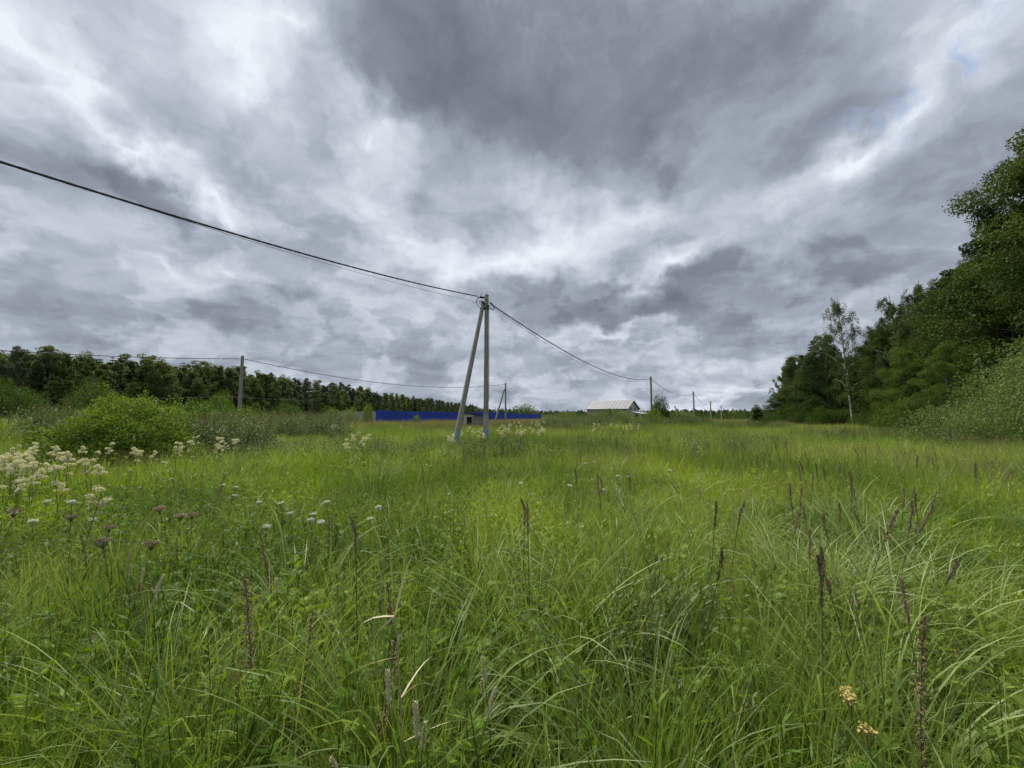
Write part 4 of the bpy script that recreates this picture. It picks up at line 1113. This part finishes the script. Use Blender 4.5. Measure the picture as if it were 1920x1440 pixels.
def buildings():
    c = pt(705, 780, 55)[:2]; e = pt(1016, 780, 115)[:2]
    fence(c, e, 2.28, M_blue, 'long deep blue profiled sheet metal fence across the meadow', 'blue_fence')
    fence(pt(634, 780, 60)[:2], c - [.05, 0.0], 2.2, M_wsheet, 'pale grey sheet metal fence meeting the blue fence at its corner', 'white_fence')
    # low shed with felt roof
    A = pt(887, 780, 44)[:2]; z0 = h1(*A)
    t = thing('shed', 'low grey board shed with black felt roof and white front beam', 'shed', (A[0], A[1], z0))
    uL = unit(pt(863, 780, 45.3)[:2] - A); uR = unit(pt(910, 780, 46.2)[:2] - A)
    wl, wr = np.linalg.norm(pt(863, 780, 45.3)[:2] - A), np.linalg.norm(pt(910, 780, 46.2)[:2] - A)
    def wallq(b, p0, p1, z0_, z1a, z1b, th=.06, nrm=None):
        p0, p1 = np.asarray(p0), np.asarray(p1); n = nrm * th
        V = [(*p0, z0_), (*p1, z0_), (*p1, z1b), (*p0, z1a), (*(p0 + n), z0_), (*(p1 + n), z0_), (*(p1 + n), z1b), (*(p0 + n), z1a)]
        b.add(V, [(0, 1, 2, 3), (5, 4, 7, 6), (3, 2, 6, 7), (1, 5, 6, 2), (4, 0, 3, 7), (4, 5, 1, 0)])
    inn_l, inn_r = uR, uL
    for i in range(8):       # boards of the blind side
        b = Buf(); zz = .1 + i * .2
        wallq(b, uR * .02, uR * wr, zz, min(zz + .188, 1.72), min(zz + .188, 1.50), .04, inn_r); link('board', b.mesh('board', M_block), t)
    b = Buf(); wallq(b, uL * 0 - uR * .02, uL * wl - uR * .02, 1.5, 1.78, 1.88, .05, inn_l); link('front_beam', b.mesh('beam', M_wtrim), t)
    for f0, f1 in ((0, .10), (.50, .72), (.94, 1.0)):
        b = Buf(); wallq(b, uL * wl * f0, uL * wl * f1, 0, 1.498, 1.498, .08, inn_l); link('front_post', b.mesh('front post', M_wtrim if f0 == .5 else M_block), t)
    b = Buf(); wallq(b, uL * wl * .1 + uR * .5, uL * wl * .94 + uR * .5, 0, 1.6, 1.6, .05, inn_l); link('inner_wall', b.mesh('inner', M_dark), t)
    b = Buf(); wallq(b, uL * wl * .1 + uR * .02, uL * wl * .5 + uR * .02, 0, .8, .75, .05, inn_l); link('low_board', b.mesh('low', M_dark), t)
    o = -uL * .25 - uR * .25; q = [o, o + uL * (wl + .4), o + uL * (wl + .4) + uR * (wr + .5), o + uR * (wr + .5)]
    zt = [1.84, 1.96, 1.72, 1.60]
    b = Buf(); b.add([(*q[i], zt[i]) for i in range(4)] + [(*q[i], zt[i] + .09) for i in range(4)], [(3, 2, 1, 0), (4, 5, 6, 7), (0, 1, 5, 4), (1, 2, 6, 5), (2, 3, 7, 6), (3, 0, 4, 7)]); link('roof', b.mesh('felt roof', M_felt), t)
    # long house with zinc roof
    a = R(42.5); A = pt(1175.5, 780, 130)[:2]; z0 = h1(*A)
    u = np.array([-math.cos(a), math.sin(a)]); v = np.array([math.sin(a), math.cos(a)]); L, W = 15.5, 9.0
    ez, rz = 3.95 - z0, 6.75 - z0
    t = thing('house', 'long pale house with grey zinc gable roof and two gable windows', 'house', (A[0], A[1], z0))
    M3 = lambda x, y, z: np.array([*(u * x + v * y), z])
    def prism(b, pts): # list of 8 in (x,y,z) house axes
        b.add([M3(*p) for p in pts], [(0, 3, 2, 1), (4, 5, 6, 7), (0, 1, 5, 4), (1, 2, 6, 5), (2, 3, 7, 6), (3, 0, 4, 7)])
    def hbox(b, x0, x1, y0, y1, za, zb): prism(b, [(x0, y0, za), (x1, y0, za), (x1, y1, za), (x0, y1, za), (x0, y0, zb), (x1, y0, zb), (x1, y1, zb), (x0, y1, zb)])
    b = Buf(); b.add([M3(0, 0, -.3), M3(0, W, -.3), M3(0, W, ez), M3(0, W / 2, rz), M3(0, 0, ez), M3(L, 0, -.3), M3(L, W, -.3), M3(L, W, ez), M3(L, W / 2, rz), M3(L, 0, ez)],
                     [(0, 5, 9, 4), (1, 2, 7, 6)]); b.add([M3(0, 0, -.3), M3(0, W, -.3), M3(0, W, ez), M3(0, W / 2, rz), M3(0, 0, ez)], [(4, 3, 2, 1, 0)]); b.add([M3(L, 0, -.3), M3(L, W, -.3), M3(L, W, ez), M3(L, W / 2, rz), M3(L, 0, ez)], [(0, 1, 2, 3, 4)])
    link('wall', b.mesh('house wall', M_hwall), t)
    ov = .45; sl = (rz - ez) / (W / 2); n = 12
    for side in (0, 1):
        rf = None
        for i in range(n):
            x0 = -ov + (L + 2 * ov) * i / n; x1 = x0 + (L + 2 * ov) / n - .05
            y0, z_0 = (-ov, ez - ov * sl + .1) if side == 0 else (W + ov, ez - ov * sl + .1)
            b = Buf(); prism(b, [(x0, y0, z_0), (x1, y0, z_0), (x1, W / 2, rz + .1), (x0, W / 2, rz + .1), (x0, y0, z_0 + .06), (x1, y0, z_0 + .06), (x1, W / 2, rz + .16), (x0, W / 2, rz + .16)])
            link('roof_panel', b.mesh('roof panel', M_roof), t)
            b = Buf(); prism(b, [(x1, y0, z_0), (x1 + .05, y0, z_0), (x1 + .05, W / 2, rz + .1), (x1, W / 2, rz + .1), (x1, y0, z_0 + .13), (x1 + .05, y0, z_0 + .13), (x1 + .05, W / 2, rz + .23), (x1, W / 2, rz + .23)])
            link('roof_seam', b.mesh('roof seam', M_seam), t)
        yy = -ov - .02 if side == 0 else W + ov + .02
        b = Buf(); hbox(b, -ov, L + ov, yy - .06, yy + .06, ez - ov * sl - .12, ez - ov * sl + .09); link('gutter', b.mesh('gutter', M_trim), t)
        b = Buf(); y0 = -ov if side == 0 else W + ov
        prism(b, [(-ov - .08, y0, ez - ov * sl - .15), (-ov - .01, y0, ez - ov * sl - .15), (-ov - .01, W / 2, rz - .15), (-ov - .08, W / 2, rz - .15), (-ov - .08, y0, ez - ov * sl + .17), (-ov - .01, y0, ez - ov * sl + .17), (-ov - .01, W / 2, rz + .17), (-ov - .08, W / 2, rz + .17)])
        link('bargeboard', b.mesh('bargeboard', M_trim if side else M_wtrim), t)
    for yc in (2.9, 6.2):
        b = Buf(); hbox(b, -.06, .02, yc - .85, yc + .85, ez - .95, ez + .55); w = link('window', b.mesh('window frame', M_wtrim), t)
        for k in (-1, 1):
            b = Buf(); hbox(b, -.09, -.03, yc + k * .39 - .33, yc + k * .39 + .33, ez - .85, ez + .45); link('pane', b.mesh('pane', M_glass), w)
    b = Buf(); hbox(b, -.06, .02, W / 2 - .35, W / 2 + .35, rz - 1.15, rz - .6); link('vent', b.mesh('vent', M_wtrim), t)
    # lean-to at the gable
    x0, x1 = -4.2, -.02; za, zb = 3.05 - z0, 2.15 - z0
    b = Buf(); prism(b, [(x0, .6, -.3), (x1, .6, -.3), (x1, 6.5, -.3), (x0, 6.5, -.3), (x0, .6, zb), (x1, .6, za), (x1, 6.5, za), (x0, 6.5, zb)]); ann = link('lean_to', b.mesh('lean-to wall', M_hwall), t)
    b = Buf(); prism(b, [(x0 - .5, .2, zb + .0), (x1, .2, za + .1), (x1, 6.9, za + .1), (x0 - .5, 6.9, zb + .0), (x0 - .5, .2, zb + .1), (x1, .2, za + .2), (x1, 6.9, za + .2), (x0 - .5, 6.9, zb + .1)]); link('lean_to_roof', b.mesh('lean-to roof', M_wsheet), t)
    b = Buf(); hbox(b, x0 - .04, x0 + .05, 2.0, 5.2, .0, zb - .15); link('opening_shade', b.mesh('opening_shade', M_dark), t)  # dark slab on the wall, coloured to stand for the shade inside
    b = Buf(); hbox(b, x0 + .5, x0 + 1.6, .55, .65, .3, zb - .2); link('opening_shade', b.mesh('opening_shade', M_dark), t)  # second such slab, shade as colour on the side wall
    # little white-trimmed gable with a ball on top behind the fence
    p = pt(928.5, 778, 118); z0 = h1(p[0], p[1]); zt = pt(928.5, 767.5, 118)[2] - z0; ze = pt(928.5, 774.8, 118)[2] - z0
    t = thing('garden_pavilion', 'little dark gabled pavilion with white edges and ball finial behind the blue fence', 'pavilion', (p[0], p[1], z0))
    b = Buf(); b.add([(-.5, 0, 0), (.5, 0, 0), (.5, 0, ze), (0, 0, zt - .15), (-.5, 0, ze), (-.5, 1.2, 0), (.5, 1.2, 0), (.5, 1.2, ze), (0, 1.2, zt - .15), (-.5, 1.2, ze)], [(0, 1, 6, 5), (1, 2, 7, 6), (4, 0, 5, 9), (2, 3, 8, 7), (3, 4, 9, 8)]); b.add([(-.5, 0, 0), (.5, 0, 0), (.5, 0, ze), (0, 0, zt - .15), (-.5, 0, ze)], [(0, 1, 2, 3, 4)]); link('body', b.mesh('pavilion body', M_blue), t)
    for s in (-1, 1):
        b = Buf(); tube(b, [(s * .72, -.06, ze - .35), (0, -.06, zt)], .12, 6); link('roof_edge', b.mesh('roof edge', M_wtrim), t)
    b = Buf(); tube(b, [(0, -.06, zt - .1), (0, -.06, zt + .35)], .09, 6); link('finial_post', b.mesh('finial post', M_wtrim), t)
    b = Buf(); tube(b, [(0, -.06, zt + .33), (0, -.06, zt + .4), (0, -.06, zt + .52), (0, -.06, zt + .6)], [.05, .16, .16, .05], 8); link('finial_ball', b.mesh('finial ball', M_trim), t)
buildings()

# ------------------------------------------------------------------ single stalks and flowers one can pick out
def find(px, py, h):
    """ground spot of a plant of height h whose top shows at this pixel"""
    q = ray(px, py); d = np.arange(1.2, 45, .02)
    x = q[0] / q[1] * d; err = CZ + q[2] / q[1] * d - (H(x, d) + h)
    k = np.nonzero(err < 0)[0]
    d = float(d[k[0]]) if len(k) else float(d[np.argmin(err)])
    return q[0] / q[1] * d, d

def stem_pts(r, h, bend=.06, n=6):
    s = np.linspace(0, 1, n); l = r.normal(0, bend, 2)
    return np.stack([l[0] * s ** 2 * h, l[1] * s ** 2 * h, h * s - .03], -1)

def build_kind(fn, n): return [fn(np.random.default_rng(900 + 13 * i + n)) for i in range(n)]

def k_reed(r):
    h = 1.15; p = stem_pts(r, h - .1, .07); b1 = Buf(); tube(b1, p, np.linspace(.0035, .002, 6), 4, False)
    b2 = Buf(); n = 190; t = r.random(n); top = p[-1]; dr = unit(p[-1] - p[-2]); hd = .21; dr2 = unit(dr + r.normal(0, .16, 3))
    tube(b2, [top - dr * .12, top, top + dr2 * (hd - .12)], [.002, .002, .0008], 3, False, rnd=.2)
    rad = .0075 * np.sin(np.pi * np.clip(.1 + .9 * t, 0, 1)) ** .8 + .002
    P = np.where((t < .48)[:, None], top - dr * .12 + dr * (t * .25)[:, None], top + dr2 * ((t - .48) * .18)[:, None]) + r.normal(size=(n, 3)) * rad[:, None] * .55
    leaves(b2, P, dr2 + rand_unit(r, n) * .30, .022, .0055, r)
    b3 = Buf(); blades(b3, r, 4, .01, .35, .6, .008, (.2, .6), (.6, 1.6), 6, base=np.tile([0, 0, .25], (4, 1)) * r.uniform(.3, 1.8, (4, 1)))
    return [('stem', b1.mesh('reed stem', M_stem)), ('seed_head', b2.mesh('reed head', M_seed)), ('leaf', b3.mesh('reed leaves', M_sedge, True))], h
def k_sweet(r):
    h = 1.2; p = stem_pts(r, h - .12, .05); b1 = Buf(); tube(b1, p, np.linspace(.005, .003, 6), 4, False)
    b2 = Buf()
    for k in range(7):
        c = p[-1] + np.array([r.normal(0, .034), r.normal(0, .034), r.uniform(-.12, .12)]); tube(b2, [p[-1] - [0, 0, .08], c], .0015, 3, False, rnd=.1)
        n = 75; u = rand_unit(r, n); P = c + u * np.array([.030, .030, .020]) * (r.random((n, 1)) ** .4); leaves(b2, P, u + rand_unit(r, n) * .8, .015, .012, r)
    b3 = Buf(); herb_feather(b3, r, h * .8, 9, .2, 5)
    return [('stem', b1.mesh('sweet stem', M_dstem)), ('flower_head', b2.mesh('sweet flowers', M_cream)), ('foliage', b3.mesh('sweet leaves', M_forb))], h
def k_umbel(mat, smat, h, w, n):
    def f(r):
        p = stem_pts(r, h - .04, .05); b1 = Buf(); tube(b1, p, np.linspace(.0035, .002, 6), 4, False)
        b2 = Buf()
        for k in range(n):
            a = k * 2.4; q = math.sqrt((k + .5) / n) * w / 2
            c = p[-1] + np.array([math.cos(a) * q, math.sin(a) * q, .03 - .25 * q + r.normal(0, .004)])
            tube(b2, [p[-1] - [0, 0, .04], c], .001, 3, False, rnd=.0)
            m = 10; P = c + r.normal(0, .0045, (m, 3)); leaves(b2, P, rand_unit(r, m) + [0, 0, .2], .012, .010, r, flat=np.tile([0, 0, 1.0], (m, 1)))
        b3 = Buf(); herb_feather(b3, r, h * .75, 7, .13, 6)
        return [('stem', b1.mesh('umbel stem', smat)), ('flower_head', b2.mesh('umbel', mat)), ('foliage', b3.mesh('umbel leaves', M_forb))], h
    return f
def k_timothy(r):
    h = .85; p = stem_pts(r, h - .09, .10); b1 = Buf(); tube(b1, p, .0022, 4, False)
    d = unit(p[-1] - p[-2]); b2 = Buf(); s = np.linspace(0, 1, 7); tube(b2, p[-1] + d * (s * .10)[:, None], r.uniform(.0045, .0055) * np.sin(np.pi * (.12 + .8 * s)) ** .4, 7, True, rnd=.5)
    n = 160; t = r.random(n); u = rand_unit(r, n); leaves(b2, p[-1] + d * (t * .1)[:, None] + (u - (u @ d)[:, None] * d) * .006, u * .6 + d * .8, .008, .003, r)
    return [('stem', b1.mesh('timothy stem', M_stem)), ('seed_head', b2.mesh('timothy head', M_tim))], h
def k_dock(r):
    h = 1.0; p = stem_pts(r, h, .05, 8); b1 = Buf(); tube(b1, p, np.linspace(.006, .002, 8), 5, False)
    b2 = Buf(); n = 300; t = .42 + .58 * r.random(n); P = np.stack([np.interp(t, np.linspace(0, 1, 8), p[:, k]) for k in range(3)], -1)
    P += r.normal(size=(n, 3)) * (.011 * np.sin(np.pi * (t - .38) / .66))[:, None]; leaves(b2, P, rand_unit(r, n) + [0, 0, .3], .014, .009, r)
    return [('stem', b1.mesh('dock stem', M_dstem)), ('seed_cluster', b2.mesh('dock seeds', M_brownhead))], h
def k_straw(r):
    h = .9; p = stem_pts(r, h, .06, 7); b1 = Buf(); tube(b1, p, np.linspace(.005, .003, 7), 5, False)
    b2 = Buf(); blades(b2, r, 9, .0, .12, .3, .010, (.2, 2.4), (.2, 1.2), 4, base=np.array([p[i % 7] for i in (6, 6, 6, 5, 5, 4, 4, 3, 2)]))
    return [('stem', b1.mesh('straw stem', M_tim)), ('dry_leaf', b2.mesh('straw leaves', M_tim, True))], h

def stand(name, kinds, spots, label, cat, group, tilt=.06, seed=1, hs=(.92, 1.06)):
    r = np.random.default_rng(seed)
    for i, s in enumerate(spots):
        parts, h = kinds[i % len(kinds)]; sc = r.uniform(*hs); x, y = find(s[0], s[1], h * sc)
        t = thing(name, label, cat, (x, y, h1(x, y)), 0, group, sc, (r.normal(0, tilt), r.normal(0, tilt), r.random() * 6.28))
        for nm, me in parts: link(nm, me, t)

def flowers():
    r = np.random.default_rng(77)
    reeds = [(1500, 865), (1488, 903), (1495, 905), (1536, 838), (1540, 840), (1525, 860), (1557, 872), (1567, 872), (1582, 870), (1595, 877), (1518, 880), (1622, 903), (1645, 925), (1570, 928), (1538, 933), (1450, 942), (1590, 963), (1525, 1000), (1612, 993), (1673, 940), (1673, 1013), (1710, 1063), (1688, 973), (1703, 910), (1717, 910), (1727, 912), (1757, 843), (1763, 855), (1803, 860), (1798, 865), (1710, 850), (1722, 853), (1630, 828), (1635, 830), (1570, 828), (1575, 828), (1685, 847), (1453, 812), (1463, 823), (1473, 825), (1418, 843), (1380, 865), (1315, 907), (1292, 963), (1347, 910), (1513, 933), (1502, 980), (1810, 858), (1580, 868), (1630, 832), (1408, 846), (1660, 905), (1600, 905), (1545, 858)]
    stand('reed_stalk', build_kind(k_reed, 5), reeds, 'reed grass stalk with dark purple brown seed head among the arching sedge before the wood', 'reed grass', 'dark headed reed grass before the wood', .14, 4, (.82, 1.06))
    stand('reed_stalk', build_kind(k_reed, 3), [(1140, 880), (1122, 888), (1175, 885), (1085, 872), (985, 930), (992, 938), (805, 868), (687, 955)], 'reed grass stalk with dark seed head in the open grass before the braced pole', 'reed grass', 'dark headed reed grass in the open grass', .06, 5)
    sweet = [(20, 825), (45, 832), (62, 828), (112, 806), (118, 812), (150, 822), (70, 850), (85, 862), (100, 845), (135, 835), (120, 850), (200, 826), (228, 801), (240, 838), (270, 827), (285, 826), (305, 830), (330, 821), (345, 824), (375, 814), (395, 812), (402, 822), (430, 819), (448, 818), (215, 853), (178, 858), (30, 858), (10, 888), (28, 882), (50, 868), (165, 843), (383, 793), (390, 790), (5, 832), (35, 843), (145, 812), (152, 832), (90, 835), (60, 845), (105, 858), (232, 810), (222, 815), (318, 826), (358, 822), (385, 822), (410, 816), (440, 826), (255, 835), (190, 838), (15, 845), (78, 838), (130, 822), (98, 828), (195, 850), (22, 870)]
    sweet += [(float(r.uniform(0, 160)), float(r.uniform(815, 900))) for _ in range(22)]
    stand('meadowsweet', build_kind(k_sweet, 5), sweet, 'meadowsweet stalk with creamy white flower head before the rounded willow shrub', 'flower', 'meadowsweet before the rounded willow shrub', .14, 6, (.72, 1.05))
    far = [(663, 812), (672, 806), (686, 818), (690, 812), (660, 820), (625, 797), (631, 795), (658, 793), (755, 797), (840, 815), (868, 806), (876, 800), (884, 798), (900, 800), (902, 806), (909, 810), (886, 803), (858, 812)]
    stand('meadowsweet', build_kind(k_sweet, 3), far, 'meadowsweet stalk with creamy flower head near the feet of the braced pole', 'flower', 'meadowsweet near the braced pole', .06, 7)
    far2 = [(float(r.uniform(935, 1022)), float(r.uniform(788, 806))) for _ in range(34)] + [(float(r.uniform(1110, 1200)), float(r.uniform(792, 800))) for _ in range(12)]
    stand('meadowsweet', build_kind(k_sweet, 3), far2, 'distant meadowsweet stalk with creamy flower head beyond the braced pole towards the house', 'flower', 'distant meadowsweet towards the house', .06, 8)
    yar = [(410, 905), (428, 908), (288, 906), (345, 890), (247, 878), (195, 876), (90, 934), (142, 932), (52, 953), (165, 970), (10, 963), (80, 965), (500, 934), (542, 936), (555, 954), (560, 969), (625, 934), (585, 956), (478, 979), (705, 940), (706, 961), (135, 935), (290, 858), (300, 862), (360, 850), (162, 880), (60, 880), (18, 910), (590, 965), (415, 925)]
    stand('yarrow', build_kind(k_umbel(M_white, M_stem, .72, .062, 22), 4), yar, 'white flat topped yarrow flower in the grass before the creamy meadowsweet', 'flower', 'white yarrow before the meadowsweet', .10, 9)
    stand('yarrow', build_kind(k_umbel(M_white, M_stem, .72, .062, 22), 3), [(1105, 864), (1112, 861), (978, 899), (1165, 888), (1128, 914), (1185, 890), (1242, 875), (1060, 905)], 'white yarrow flower in the open grass before the dark reed stalks', 'flower', 'white yarrow in the open grass', .10, 10)
    stand('seed_umbel', build_kind(k_umbel(M_seed, M_dstem, .85, .10, 24), 3), [(130, 958), (190, 982), (340, 934), (330, 958), (362, 955), (235, 990), (262, 1010), (2, 952)], 'dried dark brown flower umbel standing above the herbs below the yarrow', 'seed head', 'dark dried umbels', .08, 11)
    stand('timothy_stalk', build_kind(k_timothy, 4), [(240, 1048), (248, 1074), (217, 1096), (243, 1112), (410, 1008), (850, 1298), (268, 1012), (247, 1018), (320, 1010), (912, 1215), (922, 1230), (760, 1285), (768, 1290), (776, 1340), (522, 1050), (812, 1310)], 'timothy grass stalk with pale cylindrical seed head in the near grass', 'grass', 'pale timothy heads', .12, 12, (.85, 1.05))
    stand('dock_stalk', build_kind(k_dock, 4), [(540, 985), (556, 1000), (497, 1075), (566, 1150), (695, 1165), (395, 885), (186, 985), (625, 965), (755, 1085), (1705, 1150)], 'brown dried dock stalk with rusty seed clusters in the near grass', 'stalk', 'dried dock stalks', .07, 13, (.8, 1.0))
    stand('straw_stem', build_kind(k_straw, 1), [(764, 1162)], 'broken pale straw stem with frayed top in the near grass', 'stalk', None, .04, 14)
    tan = build_kind(k_umbel(M_yellow, M_stem, .7, .036, 10), 3)
    for i, (s, lab) in enumerate((((1605, 1284), 'yellow tansy flower head upright beside the arching sedge'), ((1656, 1376), 'small yellow tansy bud cluster low beside the brown dock stalk'), ((1728, 1426), 'yellow tansy flower head lying lowest in the near grass'), ((1614, 1300), 'smaller yellow tansy flower just under the upright tansy head'))):
        stand('tansy', tan[i % 3:i % 3 + 1], [s], lab, 'flower', None, .05, 15 + i)
flowers()
